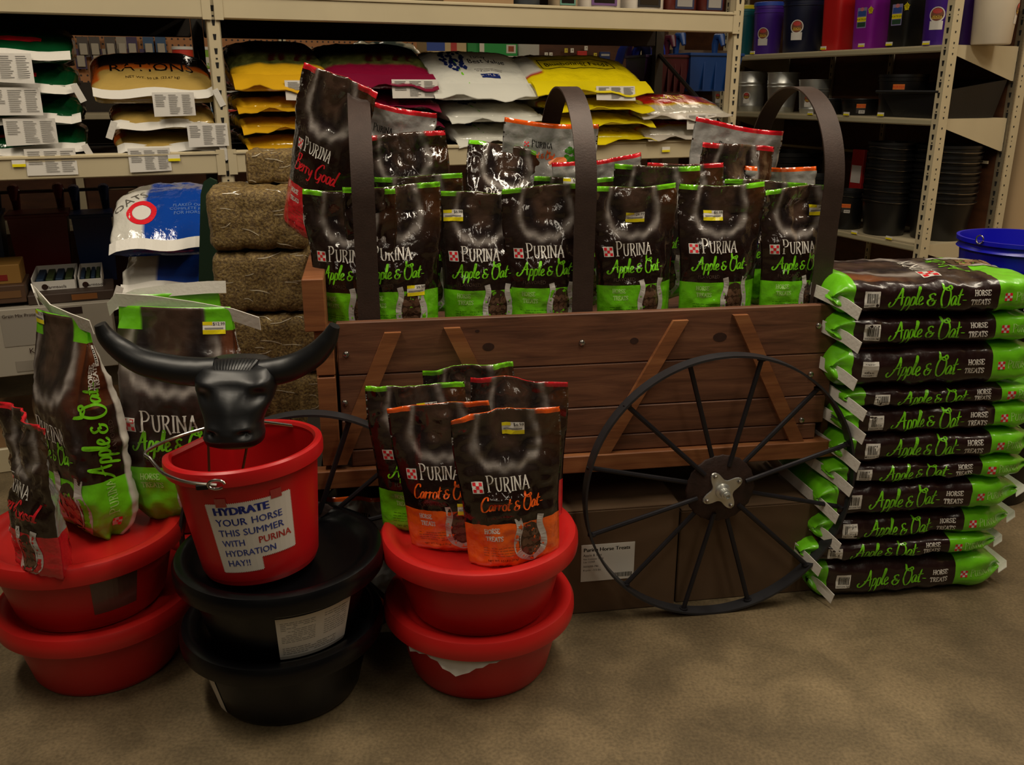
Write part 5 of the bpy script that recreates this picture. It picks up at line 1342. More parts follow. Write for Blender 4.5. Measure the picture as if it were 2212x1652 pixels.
# crumpled white paper hanging from under the lower right lid
m = MB(); th0 = 222; V = []; N = 18
for i in range(N + 1):
    a = math.radians(th0 + 72 * i / N); hang = [.006, .022, .018, .014, .012, .014, .022, .034, .044, .050, .046, .036, .028, .022, .016, .012, .009, .006, .003][i]
    for q in (0, .5, 1): rr = .2235 + .012 * q * (1 if i % 2 else .5); V.append((rr * math.cos(a), rr * math.sin(a), .162 - hang * q))
V2 = [(x * .992, y * .992, z) for x, y, z in V]; K = len(V)
F = [(3 * i + q, 3 * i + q + 1, 3 * i + q + 4, 3 * i + q + 3) for i in range(N) for q in (0, 1)]
m.add(V + V2, F + [tuple(reversed([K + a for a in f])) for f in F], PAPER)
tag(place(m.build('crumpled_paper', smooth=True), (T3[0], T3[1], 0)), 'crumpled white paper sticking out from under a lower red lid', 'paper')
# more black tubs behind, next to the wagon
tub('black tub on the floor behind the front black pair, lowest of the rear pile', -.385, 2.02 + .60, 0, 'black', r=.22, group='black tubs behind')
tub('black tub on the rear pile behind the red bucket, middle one', -.385, 2.62, .188, 'black', r=.22, group='black tubs behind')
pk = atY(800, 1180, 2.34)
pouch('silver pouch with orange top band standing on the floor behind the tubs', (pk[0], pk[1], 0.002), .1, 71, flav='carrot', silver=True, H=.34, W=.24, group='pouch on the floor')
# loose price stickers on lids
for lab, px, py, zl, rz in (('yellow and white price sticker lying on the left red lid', 249, 1212, .378, .35), ('yellow and white price sticker on the right red lid before the pouches', 1043, 1241, .378, .5)):
    A, B, D = sticker(price='$6.99' if px > 900 else '$22.99'); m = MB(); p = atZ(px, py, zl)
    for d_, o_ in ((A, 0), (B, .0004), (D, .0008)):
        for V, F, mm in d_: m.add([(q[0] - .025, q[1] - .014, o_) for q in V], F, mm)
    tag(place(m.build('price_sticker'), (p[0], p[1], p[2] - .0025), rz), lab, 'sticker')

# ================================================================== POUCHES ON THE RIGHT RED TUB
gp = 'treat pouches on the right red tub'; ZL = .188 + .1885
def tp(label, px, py, seed, z=ZL, dy=0.0, **k):
    p = atZ(px, py, z); return pouch(label, (p[0], p[1] + .045 + dy, z), k.pop('yaw', 0), seed, group=gp, **k)
tp('orange and brown carrot pouch at the front of the tub with glare over its name', 1112, 1228, 41, flav='carrot', yaw=.16, roll=-.055, price='$6.99', sticker_at=(-.01, .315), W=.25, H=.375, crush=1.2)
tp('orange and brown carrot pouch leaning behind and left of the front one', 975, 1222, 42, flav='carrot', yaw=-.16, roll=-.09, dy=.05, W=.245, H=.37, price='$6.99', sticker_at=(.035, .105))
tp('brown and green pouch at the back left of the right tub', 905, 1195, 43, flav='apple', yaw=.12, roll=-.03, dy=.10, W=.24, H=.385, price='$6.99', sticker_at=(.0, .31))
tp('brown and red berry pouch behind the front carrot pouch', 1128, 1180, 44, flav='berry', yaw=-.06, roll=-.02, dy=.10, W=.24, H=.385)
tp('brown and green pouch at the back of the tub, only its crumpled top showing', 1035, 1170, 45, flav='apple', yaw=.25, roll=-.08, dy=.17, W=.235, H=.395, crush=1.5)

# ================================================================== STANDING BIG SACKS AND POUCH ON THE LEFT TUB
def big_sack(label, loc, yaw, seed, H=.60, W=.30, T=.13, tilt=0.0, roll=0.0, tape_pts=None, price=None, sticker_at=(.06, .5), group='big standing treat sacks'):
    rnd = random.Random(seed); root = thing('treat_sack', label, 'bag', loc, yaw, group, rx=tilt, ry=roll)
    def pt(v): return max(.3, math.sqrt(min(1, (v + .01) / .10))) if v < .3 else max(.05, 1 - sstep(.55, 1.0, v) * .97)
    def pw(v): return .86 + .14 * sstep(0, .1, v) - .0 * v
    def bend(P): P = P.copy(); P[..., 1] += .012 * np.sin(P[..., 0] * 14 + seed) * sstep(.7, 1, P[..., 2] / H); return P
    sh = loft(H, W, T, ((0, 0, 1), (1, 0, 0), (0, 1, 0)), pt, pw, expo=5, nu=112, nv=80, breaks=(.29, .90), wrk=.008, wscale=8, seed=seed, bend=bend, gusset=.03)
    per = sh.perim; hs = .5 * T / per; fw = .5 * W / per   # half side span, half front span in u
    dkc = C3('27150f'); gr = C3('6cc41a'); wh = C3('c9c4ba')
    def art(u, v):
        out = np.repeat(dkc[None], len(u), 0); x = (u - .75) * per
        uc = np.where(u > .5, u - 1, u)
        front = np.abs(u - .75) < fw * 1.02
        back = np.abs(u - .25) < fw * 1.1
        side = ~front & ~back
        k = (sstep(.02, .13, x) * sstep(.5, .85, v) * .85)[:, None] * front[:, None]; out = out * (1 - k) + C3('6e3818') * k
        mz = muzzle(x + .005, (v - .60) * H, W * .40, H * .42, out); out = np.where((front & (v > .55))[:, None], mz, out)
        top = (v > .90) & front & (np.abs(x) > W * .27); out[top] = gr
        out[side & (v > .90)] = gr
        out[v < .29] = gr; out[back] = wh; out[back & (v > .9)] = gr
        kk = (side & (v > .62) & (v < .9)); out[kk] = out[kk] * .4 + C3('6e3818') * .6 * (1 - np.clip((np.abs(uc[kk]) / (hs + 1e-6)) - 0, 0, 1))[:, None] + dkc * .2
        return out
    sh.body('sack_body', root, art, WOVEN)
    k = W / .235
    def S(mb, d, x, y, off=.0012, su=1, sv=1, u0=.75, rot=0): sh.stick(mb, shift(d, x, y), u0, 0, su, sv, off=off, rot=rot)
    m = MB()
    t, w = strokes('PURINA', SERIF, .042, ink('white'), .12, .55, first=1.25, wid=.88); S(m, t, -W * .30, H * .46)
    t, w = strokes('Apple & Oat-', SCRIPT, .046, ink('green'), .115, .5, slant=.12); q = W * .72 / w; S(m, [(V * q, F, mm) for V, F, mm in t], -W * .36, H * .37)
    t, w = sans('FLAVORED', .018, mat('ink_flavored', '45352c', rough=.3)); S(m, t, -W * .30, H * .32)
    for i, wd in enumerate(('HORSE', 'TREATS')): t, w = strokes(wd, SERIF, .014, ink('palegreen'), .2, .1, smooth=False); S(m, t, -W * .34, H * (.235 - .04 * i))
    m.build('lettering', root)
    m = MB(); c = checker(-W * .44, H * .462, .03); S(m, c[:1], 0, 0, .001); S(m, c[1:], 0, 0, .0016); m.build('checker_emblem', root)
    base, shoe, top = horseshoe(W * .2, H * .165, .15, .17, rnd, inner='treatdark', lump='treat'); m = MB(); S(m, base[:1], 0, 0, .001); S(m, base[1:], 0, 0, .0014); S(m, shoe, 0, 0, .0018); S(m, top, 0, 0, .0022); m.build('horseshoe_window', root)
    # side lettering, reading upward on the +x side
    m = MB(); t, w = strokes('Apple & Oat-', SCRIPT, .05, ink('green'), .115, .5, slant=.1); q = .245 / w
    sh.stick(m, [(V * q, F, mm) for V, F, mm in t], .012, .30, 1, 1, rot=math.pi / 2, off=.0012)
    t, w = sans('FLAVORED', .018, mat('ink_flavored', '45352c', rough=.3)); sh.stick(m, t, .035, .40, 1, 1, rot=math.pi / 2, off=.0012)
    for i, wd in enumerate(('HORSE', 'TREATS')): t, w = strokes(wd, SERIF, .0165, ink('white'), .2, .1, smooth=False); sh.stick(m, t, -.012 + .030 * i, .705 - .01 * i, 1, 1, rot=math.pi / 2, off=.0012)
    t, w = strokes('PURINA', SERIF, .022, ink('palegreen'), .12, .5, first=1.2); sh.stick(m, t, .012, .13, 1, 1, rot=math.pi / 2, off=.0012)
    m.build('side_lettering', root)
    m = MB(); c = checker(0, 0, .024, False); c0 = patch(0, 0, .024, .024, INK['white']); sh.stick(m, c0, -.012, .065, off=.001); sh.stick(m, c, -.012, .065, off=.0015)
    bd, be = barcode(0, 0, .05, .02, rnd, num=None); sh.stick(m, bd, .04, .80, 1, 1, rot=math.pi / 2, off=.0012); sh.stick(m, be, .04, .80, 1, 1, rot=math.pi / 2, off=.0017); m.build('side_emblem', root)
    m = MB(); P_ = tape_pts or [(-W / 2 - .02, .0, H), (-W / 4, .004, H + .004), (0, .0, H + .002), (W / 4, -.004, H), (W / 2 + .03, .0, H - .004)]
    m.band([p for p in P_], (0, -.18, 1), .034, .0025, TAPE); m.build('seam_tape', root)
    if price:
        A, B, D = sticker(.055, .03, price=price); m = MB()
        for d_, o_ in ((A, .002), (B, .0024), (D, .0028)): S(m, d_, sticker_at[0], sticker_at[1], o_)
        m.build('price_sticker', root)
    return root
p = atZ(345, 1152, .375)
big_sack('big brown and green treat sack facing front behind the steer horn', (p[0] + .060, p[1] + .10, .374), -.05, 61, H=.565, W=.305, T=.13, roll=.0, tilt=-.02, price='$12.99', sticker_at=(.075, .50),
         tape_pts=[(-.165, 0, .555), (-.14, 0, .580), (-.05, .0, .575), (.05, 0, .562), (.15, .0, .545), (.215, -.005, .525)])
p = atZ(212, 1190, .375)
big_sack('big brown and green treat sack turned left, side lettering toward us', (p[0] - .062, p[1] + .135, .374), -.70, 62, H=.56, W=.25, T=.15, roll=-.03, price='$12.99', sticker_at=(-.11, .53),
         tape_pts=[(-.02, -.04, .60), (-.08, -.02, .612), (-.12, .0, .60), (-.10, .01, .575), (-.04, .0, .562), (.06, .0, .553), (.155, .0, .548)])
p = atZ(345, 1120, .375)
big_sack('big brown and green sack at the back, its green rear side peeking out behind', (p[0] - .02, p[1] + .315, .374), math.pi + .08, 63, H=.535, W=.27, T=.11, tape_pts=[(-.15, 0, .55), (-.1, 0, .55), (0, 0, .544), (.1, .0, .53), (.16, .0, .505)])
# stuff standing behind the left tub so that the rear sack has its own support
tub('red tub partly hidden behind the left pair, lower of two', T1[0] + .10, T1[1] + .51, 0, 'red', group='rear red tubs')
tub('red tub partly hidden behind the left pair, upper of two', T1[0] + .10, T1[1] + .51, .188, 'red', group='rear red tubs')
p = atZ(70, 1240, .375)
pouch('red and brown berry pouch leaning at the far left of the left tub', (p[0] + .015, p[1] + .030, .376), -.72, 64, flav='berry', W=.235, H=.385, T=.095, roll=.02, crush=1.3, group='treat pouches on the left red tub')

# ================================================================== RED BUCKET WITH THE SIGN
BX, BY, BZ = -.592, 1.905, .188 + .188
A0 = math.radians(155)
def dshape(a):
    d = (a - A0 + math.pi) % (2 * math.pi) - math.pi
    return min(1.0, .80 / max(math.cos(d), 1e-3)) if abs(d) < 1.2 else 1.0
bucket = thing('feed_bucket', 'red flat-backed plastic bucket with a white paper sign about hydration', 'bucket', (BX, BY, BZ), 0, ry=math.radians(-4.0), rx=math.radians(-1.5))
bucket.location.z += .008
sh = ring_sheet([(.118, 0), (.128, .006), (.134, .02), (.162, .262)], 120, dshape, rowmul=6)
m = MB(); nv, nu = sh.P.shape[:2]
m.add(sh.P.reshape(-1, 3), [(j * nu + i, j * nu + (i + 1) % nu, (j + 1) * nu + (i + 1) % nu, (j + 1) * nu + i) for j in range(nv - 1) for i in range(nu)] + [tuple(range(nu))[::-1]], REDB)
m.lathe([(.1585, .28), (.130, .022), (.0, .016)], REDB, 120, shape=dshape, cap=False); m.build('bucket_body', bucket, smooth=True)
m = MB(); m.lathe([(.162, .262), (.170, .258), (.176, .262), (.178, .282), (.176, .292), (.170, .296), (.162, .295), (.157, .288), (.1585, .28)], REDB, 120, shape=dshape, cap=False); m.build('rim', bucket, smooth=True)
# bail
E1 = (.182 * math.cos(math.radians(268)), .182 * math.sin(math.radians(268)), .272); E2 = (.17 * math.cos(math.radians(55)), .17 * math.sin(math.radians(55)), .282)
pts = crom([E1, (-.07, -.178, .282), (-.125, -.150, .292), (-.155, -.118, .300), (-.175, -.095, .310), (-.188, -.088, .318), (-.186, -.06, .32), (-.165, -.0, .318), (-.12, .06, .316), (-.04, .13, .31), E2], 5)
m = MB(); m.tube(pts, .0038, WIRE, 10)
m.tube([(E1[0] + .018 * math.cos(t), E1[1] - .004, E1[2] + .003 + .010 * math.sin(t)) for t in [i * .5 for i in range(12)]], .003, WIRE, 8); m.build('bail_handle', bucket, smooth=True)
m = MB(); m.box((E1[0] - .045, E1[1] - .004, E1[2] - .008), (E1[0] - .018, E1[1] + .006, E1[2] + .004), BLACKP, bev=.002); m.build('grip_clip', bucket)
# the sign
SIG = PAPER; W1, H1 = .182, .195
sd = []
nx = 15; ny = 16; V = []; F = []
vid = {}
for j in range(ny + 1):
    for i in range(nx + 1):
        vid[(i, j)] = len(V); V.append((W1 * i / nx, H1 * j / ny))
for j in range(ny):
    for i in range(nx):
        if j < 3 and i >= 8: continue
        F.append((vid[(i, j)], vid[(i + 1, j)], vid[(i + 1, j + 1)], vid[(i, j + 1)]))
sd.append((np.array(V), F, SIG))
def zigs(x0, y0, x1, y1, nx_, ny_):
    L = math.hypot(x1 - x0, y1 - y0); n = int(L / .0042); Vz = []; Fz = []
    for i in range(n):
        a = i / n; b = (i + 1) / n; c = (a + b) / 2; k = len(Vz)
        Vz += [(x0 + (x1 - x0) * a, y0 + (y1 - y0) * a), (x0 + (x1 - x0) * b, y0 + (y1 - y0) * b), (x0 + (x1 - x0) * c + nx_ * .003, y0 + (y1 - y0) * c + ny_ * .003)]; Fz.append((k, k + 1, k + 2))
    return (np.array(Vz), Fz, SIG)
yn = H1 * 3 / ny; xn_ = W1 * 8 / nx
for e in ((0, 0, xn_, 0, 0, -1), (xn_, 0, xn_, yn, 1, 0), (xn_, yn, W1, yn, 0, -1), (W1, yn, W1, H1, 1, 0), (0, H1, W1, H1, 0, 1), (0, 0, 0, H1, -1, 0)): sd.append(zigs(*e))
txt = []
blue = mat('ink_signblue', '1f2f8c', rough=.6); blue2 = mat('ink_signblue_thin', '3a4690', rough=.6); redk = mat('ink_signred', 'b0302a', rough=.6)
def tl(s, size, x, y, c, bold=0, sp=None):
    d, w = sans(s, size, c); k = (sp / w) if sp else 1
    d = [(V * np.array([k, 1]), F, mm) for V, F, mm in d]
    for q in range(bold + 1): txt.extend(shift(d, x + q * .0009, y + (q % 2) * .0007))
tl('HYDRATE', .030, .012, .165, blue, 4, .118)
tl('YOUR', .0275, .013, .134, blue, 1, .068); tl('HORSE', .0265, .090, .1345, blue2, 1, .068)
tl('THIS SUMMER', .0260, .013, .1045, blue2, 1, .146)
tl('WITH', .0250, .015, .075, blue2, 1, .051); tl('PURINA', .0265, .097, .075, redk, 1, .077)
tl('HYDRATION', .0250, .015, .046, blue2, 1, .118)
tl('HAY!!', .0250, .015, .017, blue2, 1, .054)
m = MB(); AU = 287 / 360; rot = math.radians(1.5)
sh.stick(m, shift(sd, -W1 / 2, 0), AU, .20, scale=.88, rot=rot, off=.0012); sg = m.build('paper_sign', bucket)
m = MB(); sh.stick(m, shift(txt, -W1 / 2, 0), AU, .20, scale=.88, rot=rot, off=.0017); m.build('sign_lettering', sg)
m = MB()
for x in (-.055, .06): sh.stick(m, patch(x - .012, .188, x + .012, .212, mat('clear_tape', 'a03030', rough=.1, coat=1)), AU, .20, scale=.88, rot=rot, off=.0020)
m.build('clear_tape', bucket)
# a few strands of hay inside
m = MB(); rr = random.Random(8); HS = mat('hay_strand', '9a8048', rough=.8)
for i in range(160):
    a = rr.uniform(0, 6.28); r = .125 * rr.random() ** .5; x, y = r * math.cos(a) * .85, r * math.sin(a) * .85; b = rr.uniform(0, 6.28); L = rr.uniform(.01, .03); z = .085 + rr.uniform(0, .03)
    m.tube([(x, y, z), (x + L * math.cos(b), y + L * math.sin(b), z + rr.uniform(-.004, .008))], .0012, HS, 3, cap=False)
m.lathe([(0, .085), (.135, .085)], HS, 24, shape=dshape, cap=False)
hs = m.build('loose_hay'); hs['kind'] = 'stuff'; tag(place(hs, (BX, BY, BZ + .008)), 'loose hay strands in the bottom of the red bucket', 'hay'); hs.rotation_euler = bucket.rotation_euler

# ================================================================== BLACK STEER HEAD
HYY = 1.89
steer = thing('roping_steer_head', 'black plastic practice steer head with wide upturned horns, over the red bucket', 'steer head', tuple(atY(512, 868, HYY)))
hc = np.array(atY(512, 868, HYY))
BLK = mat('satin_black_plastic', '131416', rough=.38, vary=.05, vscale=20, bump=.06, bscale=60)
rows = [  # z, y(centre), halfwidth, halfdepth, expo
 (.100, .060, .030, .020, 2.2), (.098, .052, .060, .040, 2.3), (.088, .040, .078, .058, 2.6), (.066, .026, .086, .068, 2.8), (.040, .014, .085, .070, 2.8), (.012, .002, .078, .068, 2.7),
 (-.012, -.012, .068, .062, 2.6), (-.034, -.026, .060, .058, 2.5), (-.052, -.034, .060, .058, 2.5), (-.070, -.038, .063, .057, 2.6), (-.086, -.036, .060, .052, 2.6), (-.098, -.030, .047, .040, 2.4), (-.104, -.026, .024, .020, 2.2), (-.105, -.026, .003, .003, 2)]
V = []; n = 56
zr = [r[0] for r in rows]
zz_ = []
for i in range(len(rows) - 1):
    for k in range(4): zz_.append(i + k / 4)
zz_.append(len(rows) - 1)
R_ = np.array(rows)
for t in zz_:
    row = [np.interp(t, range(len(rows)), R_[:, c]) for c in range(5)]
    z, yc, hw, hd, ex = row
    for k in range(n):
        a = 2 * math.pi * k / n; c, s_ = math.cos(a), math.sin(a)
        x = hw * math.copysign(abs(c) ** (2 / ex), c); y = yc + hd * math.copysign(abs(s_) ** (2 / ex), s_)
        if s_ < 0:
            # cheek planes, eye hollows, brow and nose ridge, nostrils
            e = math.exp(-(((abs(x) - .058) / .018) ** 2 + ((z - .032) / .018) ** 2)); y += .018 * e
            e = math.exp(-(((abs(x) - .060) / .022) ** 2 + ((z - .058) / .012) ** 2)); y -= .008 * e
            e = math.exp(-((x / .024) ** 2)) * math.exp(-((z - .0) / .05) ** 2); y -= .010 * e
            e = math.exp(-((x / .030) ** 2 + ((z - .05) / .02) ** 2)); y += .010 * e
            e = math.exp(-(((abs(x) - .034) / .010) ** 2 + ((z + .052) / .008) ** 2)); y += .014 * e
            e = math.exp(-(((abs(x) - .036) / .016) ** 2 + ((z + .040) / .010) ** 2)); y -= .007 * e
        V.append((x * 1.03, y, z * .87))
F = [(i * n + k, (i + 1) * n + k, (i + 1) * n + (k + 1) % n, i * n + (k + 1) % n) for i in range(len(zz_) - 1) for k in range(n)] + [tuple(range(n))]
m = MB(); m.add(V, F, BLK); m.build('head', steer, smooth=True, sharp=60)
m = MB()
for i in range(13):
    x = -.048 + .008 * i; h = math.sqrt(max(0, 1 - (x / .06) ** 2))
    m.tube([(x * 1.0, .050, .076 + .008 * h), (x * .95, .020, .086 + .004 * h), (x * .8, -.006, .078 + .002 * h), (x * .62, -.026, .062)], [.0035, .0045, .004, .0015], BLK, 6)
m.build('poll_hair', steer, smooth=True)
def horn(pxs, rad):
    P = [np.array(atY(px, py, HYY + dy)) - hc for px, py, dy in pxs]
    P = crom(P, 6); n_ = len(P); rr = np.interp(np.linspace(0, 1, n_), np.linspace(0, 1, len(rad)), rad)
    m = MB(); m.tube(P, list(rr), BLK, 18); return m.build('horn', steer, smooth=True)
horn([(470, 800, .03), (425, 803, .03), (370, 797, .03), (310, 782, .03), (265, 757, .03), (232, 728, .025), (216, 700, .02)], [.030, .033, .0325, .030, .0265, .021, .013])
horn([(560, 806, .03), (605, 800, .03), (645, 787, .03), (682, 764, .025), (708, 735, .02), (723, 703, .015)], [.030, .031, .029, .026, .021, .012])
for (a, b) in (((449, 935), (452, 1020)), ((535, 955), (523, 1020))):
    p0 = np.array(atY(*a, HYY + .02)) - hc; p1 = np.array(atY(*b, HYY + .05)) - hc; p1 = p0 + (p1 - p0) * 1.9
    p0 = p0 - (p1 - p0) * .25
    m = MB(); m.tube([p0, p1], .003, mat('stake_wire', '6a5a48', rough=.5, metal=.6), 8); m.build('stake', steer)

# ================================================================== SIDE SHELVING, RIGHT
gon = thing('side_shelving', 'cream metal shelving with buckets running away at the right wall', 'shelving', GON.w(0, 0, 0), YR)
GR = Frame(GON.o, YR + math.pi / 2)       # x = along the run, -y = into the shelf
def slotted(name, x, y, z0, z1, w=.045, d=.045, both=True):
    m = MB(); m.box((x, y, z0), (x + d, y + w, z1), CREAM); u = m.build(name, gon)
    s = MB(); slots(s, x + d * .5, y - .0008, z0 + .03, z1, .0508, .010, .010)
    zq = z0 + .03
    V0 = MB(); slots(s, x - .0008, y + w * .5, z0 + .03, z1, .0508, .016, .026, axis='y'); s.build('slots', u, kind='stuff')
slotted('front_upright', -.015, -.03, 0, 2.3, .045, .06)
slotted('front_upright', -.015, 1.80, 0, 2.3, .045, .06)
slotted('rear_upright', .50, -.02, 0, 2.4, .045, .075)
for y in (.85, 1.35, 1.80, 2.3): 
    m = MB(); m.box((.485, y - .015, .0), (.50, y + .015, 2.2), CREAMD); u = m.build('slotted_standard', gon)
    s = MB(); slots(s, .484, y, .05, 2.2, .0508, .010, .02, axis='y'); s.build('slots', u, kind='stuff')
m = MB(); m.box((.50, -.02, 0), (.52, 3.1, 2.4), BROWNPANEL); m.build('back_panel', gon)
for zt in (1.655, 1.300, .655, .14):
    m = MB(); m.box((0, .0, zt - .014), (.49, 3.0, zt), CREAM); m.box((-.004, .0, zt - .034), (.008, 3.0, zt), CREAM, bev=.002); m.box((-.008, 0, zt - .028), (-.003, 3.0, zt - .008), mat('tag_channel', 'a8a083', rough=.5)); m.build('shelf', gon)
    if zt > .2:
        m = MB()
        for y in (-.006, 1.78):
            pg = [(.03, zt - .002), (.03, zt - .04), (.48, zt - .17), (.495, zt - .17), (.495, zt - .002)]; k = len(pg)
            V = [(a, y, b) for a, b in pg] + [(a, y + .003, b) for a, b in pg]; m.add(V, [tuple(range(k)), tuple(range(2 * k - 1, k - 1, -1))] + [(i, k + i, k + (i + 1) % k, (i + 1) % k) for i in range(k)], CREAM)
            if y < 0: m.build('shelf_bracket', gon); m = MB()
        m.build('shelf_bracket', gon)
m = MB(); m.box((.47, .05, 1.06), (.478, 1.9, 1.075), CREAM); m.build('wire_rail', gon)
for px, py in ((1625, 114), (1778, 104), (1860, 98), (1920, 95), (2000, 93), (1750, 245), (1828, 246), (1902, 247), (1845, 502), (1920, 514)):
    x, z = GR.m(px, py, .012); m = MB(); m.box((-.0125, x - .022, z - .008), (-.0085, x + .022, z + .010), STICK); m.box((-.0135, x - .022, z - .008), (-.012, x + .022, z + .001), INK['yellow']); m.build('price_tag', gon)
def pail(label, px0, px1, zs, h, col, into=.16, name='bucket', lid=None, badge=None, square=False, metal=False, cat='bucket', taper=.84, group=None, rimw=1.0, bail=False, labeltxt=None):
    xc, _ = GR.m((px0 + px1) / 2, 150, -into); xl, _ = GR.m(px0, 150, -into); xr_, _ = GR.m(px1, 150, -into)
    P = _C + 0; q = GON.w(into, xc, zs); zdep = float(np.dot(q - _C, _F)); r = (px1 - px0) / 2 * zdep / FPX
    root = thing(name, label, cat, q, YR, group)
    M_ = GALV if metal else mat('bucket_' + col, col, rough=.38, vary=.05, vscale=8)
    shp = (lambda a: 1 / (abs(math.cos(a)) ** 6 + abs(math.sin(a)) ** 6) ** (1 / 6)) if square else None
    if square: r *= .86
    m = MB(); pr = [(r * taper * .96, 0), (r * taper, .006)]
    if metal: pr += [(r * (taper + .03), h * .12), (r * (taper + .045), h * .14), (r * (taper + .03), h * .16), (r * .93, h * .62), (r * .955, h * .64), (r * .93, h * .66), (r * .94, h * .70), (r * .965, h * .72), (r * .94, h * .74), (r * .97, h * .97), (r, h * .98), (r, h), (r * .97, h), (r * taper * .95, .01)]
    else: pr += [(r * .95, h * .84), (r * .995, h * .85), (r * .995, h * .87), (r * .96, h * .88), (r * .965, h * .93), (r, h * .94), (r, h), (r * .95, h), (r * taper * .93, .01)]
    m.lathe(pr, M_, 48, shape=shp); m.build('bucket_body', root, smooth=True)
    if lid:
        m = MB(); m.lathe([(r * .99, h * .99), (r * 1.03, h * .99), (r * 1.03, h * 1.06), (r * .98, h * 1.07), (0, h * 1.06)], mat('lid_' + lid, lid, rough=.35), 48, shape=shp); m.build('lid', root, smooth=True)
    if bail:
        m = MB(); m.tube([(r * 1.01 * math.cos(math.radians(a)), r * 1.01 * math.sin(math.radians(a)), h * .9 - .012 * abs(math.sin(math.radians(a)))) for a in range(160, 330, 10)], .0025, WIRE, 6); m.build('bail_handle', root, smooth=True)
    if badge is not None:
        ang0, bz, bw, kind = badge; ang = math.radians(ang0); hh = h
        m = MB()
        def B(d, off):
            for V, F, mm in d:
                out = []
                for p in V:
                    zz2 = bz * hh + p[1]; rr = (r * (taper + (.95 - taper) * zz2 / (hh * .85))) * 1.0
                    if square:
                        # flat face towards the aisle (-x)
                        out.append((-rr * 1.0 - off, -p[0], zz2))
                    else: a = ang + p[0] / rr; out.append(((rr + off) * math.cos(a), (rr + off) * math.sin(a), zz2))
                m.add(out, F, mm)
        if kind == 'round':
            B(disc(0, bw * .2, bw * .5, bw * .5, INK['white'], 20, 2), .001); B(disc(0, bw * .22, bw * .42, bw * .42, mat('badge_brown', '7a4a34', rough=.4), 20, 2), .0016)
            B(disc(0, bw * .42, bw * .3, bw * .16, mat('badge_red', 'b8403a', rough=.4), 14, 2), .0022); B(patch(-bw * .32, -bw * .06, bw * .32, bw * .14, mat('badge_yellow', 'c8a040', rough=.4)), .0022); B(patch(-bw * .42, -bw * .75, bw * .42, -bw * .2, INK['white']), .0014)
            B(W_('BUCKET', bw * .2, INK['dark']), .003)
        elif kind == 'shield':
            B(patch(-bw * .42, -bw * .65, bw * .42, bw * .6, mat('badge_lav', '8a84b0', rough=.4)), .001); B(patch(-bw * .36, -bw * .58, bw * .36, -bw * .3, mat('badge_green', '2a4a34', rough=.4)), .0016)
            B(patch(-bw * .4, -bw * .26, bw * .4, bw * .02, INK['yellow']), .0016); B(patch(-bw * .36, bw * .08, bw * .36, bw * .4, mat('badge_blue', '34509a', rough=.4)), .0016); B(disc(0, bw * .5, bw * .18, bw * .12, mat('badge_pink', 'c87a80', rough=.4), 12, 1), .0022)
            B(W_('FORTIFLEX', bw * .17, INK['dark']) and shift(W_('FORTIFLEX', bw * .17, INK['dark']), 0, -bw * .18), .0024)
            if square: B(star(bw * .75, bw * .4, bw * .28, INK['yellow']) + disc(bw * .75, bw * .4, bw * .2, bw * .2, INK['yellow'], 14, 1), .001)
        else:
            B(patch(-bw * .5, bw * .1, bw * .5, bw * .55, mat('badge_orange', 'd8702a', rough=.4)), .001); B(shift(W_('FORTEX', bw * .26, INK['red']), 0, bw * .22), .0016)
            B(patch(-bw * .5, -bw * .45, bw * .5, bw * .1, mat('badge_dark', '3a3634', rough=.4)), .001); B(patch(-bw * .2, -bw * .5, bw * .45, -bw * .15, INK['white']), .0016)
            B([(V, F, INK['black']) for i in range(6) for V, F, _ in patch(-bw * .12 + i * bw * .09, -bw * .42, -bw * .08 + i * bw * .09, -bw * .22, INK['black'])], .0022)
        m.build('round_badge' if kind == 'round' else 'printed_badge', root)
    return root
gt = 'buckets on the top side shelf'
FA = 250
pail('teal bucket with yellow lid at the far end of the top side shelf', 1576, 1624, 1.655, .30, '0f5a62', lid='c8b820', group=gt)
pail('purple bucket with blue lid beside the teal one', 1620, 1684, 1.655, .30, '46208a', lid='2a4ab0', badge=(212, .38, .075, 'round'), group=gt)
pail('navy bucket with round badge between purple and red buckets', 1681, 1772, 1.655, .32, '0d1430', badge=(212, .42, .08, 'round'), group=gt)
pail('bright red square bucket without badge on the top side shelf', 1768, 1840, 1.655, .34, 'c01c1c', square=True, cat='bucket', group=gt)
pail('magenta square bucket with shield label and yellow stars', 1834, 1912, 1.655, .34, '8a1a9a', square=True, badge=(180, .5, .085, 'shield'), group=gt)
pail('black square bucket with shield label beside the magenta one', 1908, 1984, 1.655, .34, '141412', square=True, badge=(180, .5, .085, 'shield'), group=gt)
pail('purple bucket with round badge next to the near upright', 1980, 2050, 1.655, .33, '401a80', badge=(212, .40, .075, 'round'), group=gt, into=.10)
pail('deep purple bucket right behind the near upright', 2030, 2102, 1.655, .33, '3a1a66', into=.26, group=gt)
pail('white bucket at the right end of the top side shelf', 2084, 2178, 1.655, .29, 'c9bda8', into=.22, badge=(300, .5, .07, 'round'), group=gt)
gm = 'galvanised pails on the middle side shelf'
pail('galvanised pail beside the right rack post, leftmost of four', 1540, 1592, 1.30, .24, 'a', metal=True, badge=(205, .35, .045, 'round'), group=gm, taper=.80)
pail('tall galvanised pail with round badge, second from the rack post', 1594, 1658, 1.30, .255, 'a', metal=True, badge=(215, .35, .05, 'round'), group=gm, taper=.84)
pail('galvanised pail behind the top of the right hoop', 1660, 1728, 1.30, .245, 'a', metal=True, badge=(205, .38, .05, 'round'), group=gm, taper=.78)
pail('short galvanised pail just right of the right hoop top', 1730, 1798, 1.30, .20, 'a', metal=True, badge=(205, .38, .05, 'round'), group=gm, taper=.80)
gb = 'black rubber pans and buckets'
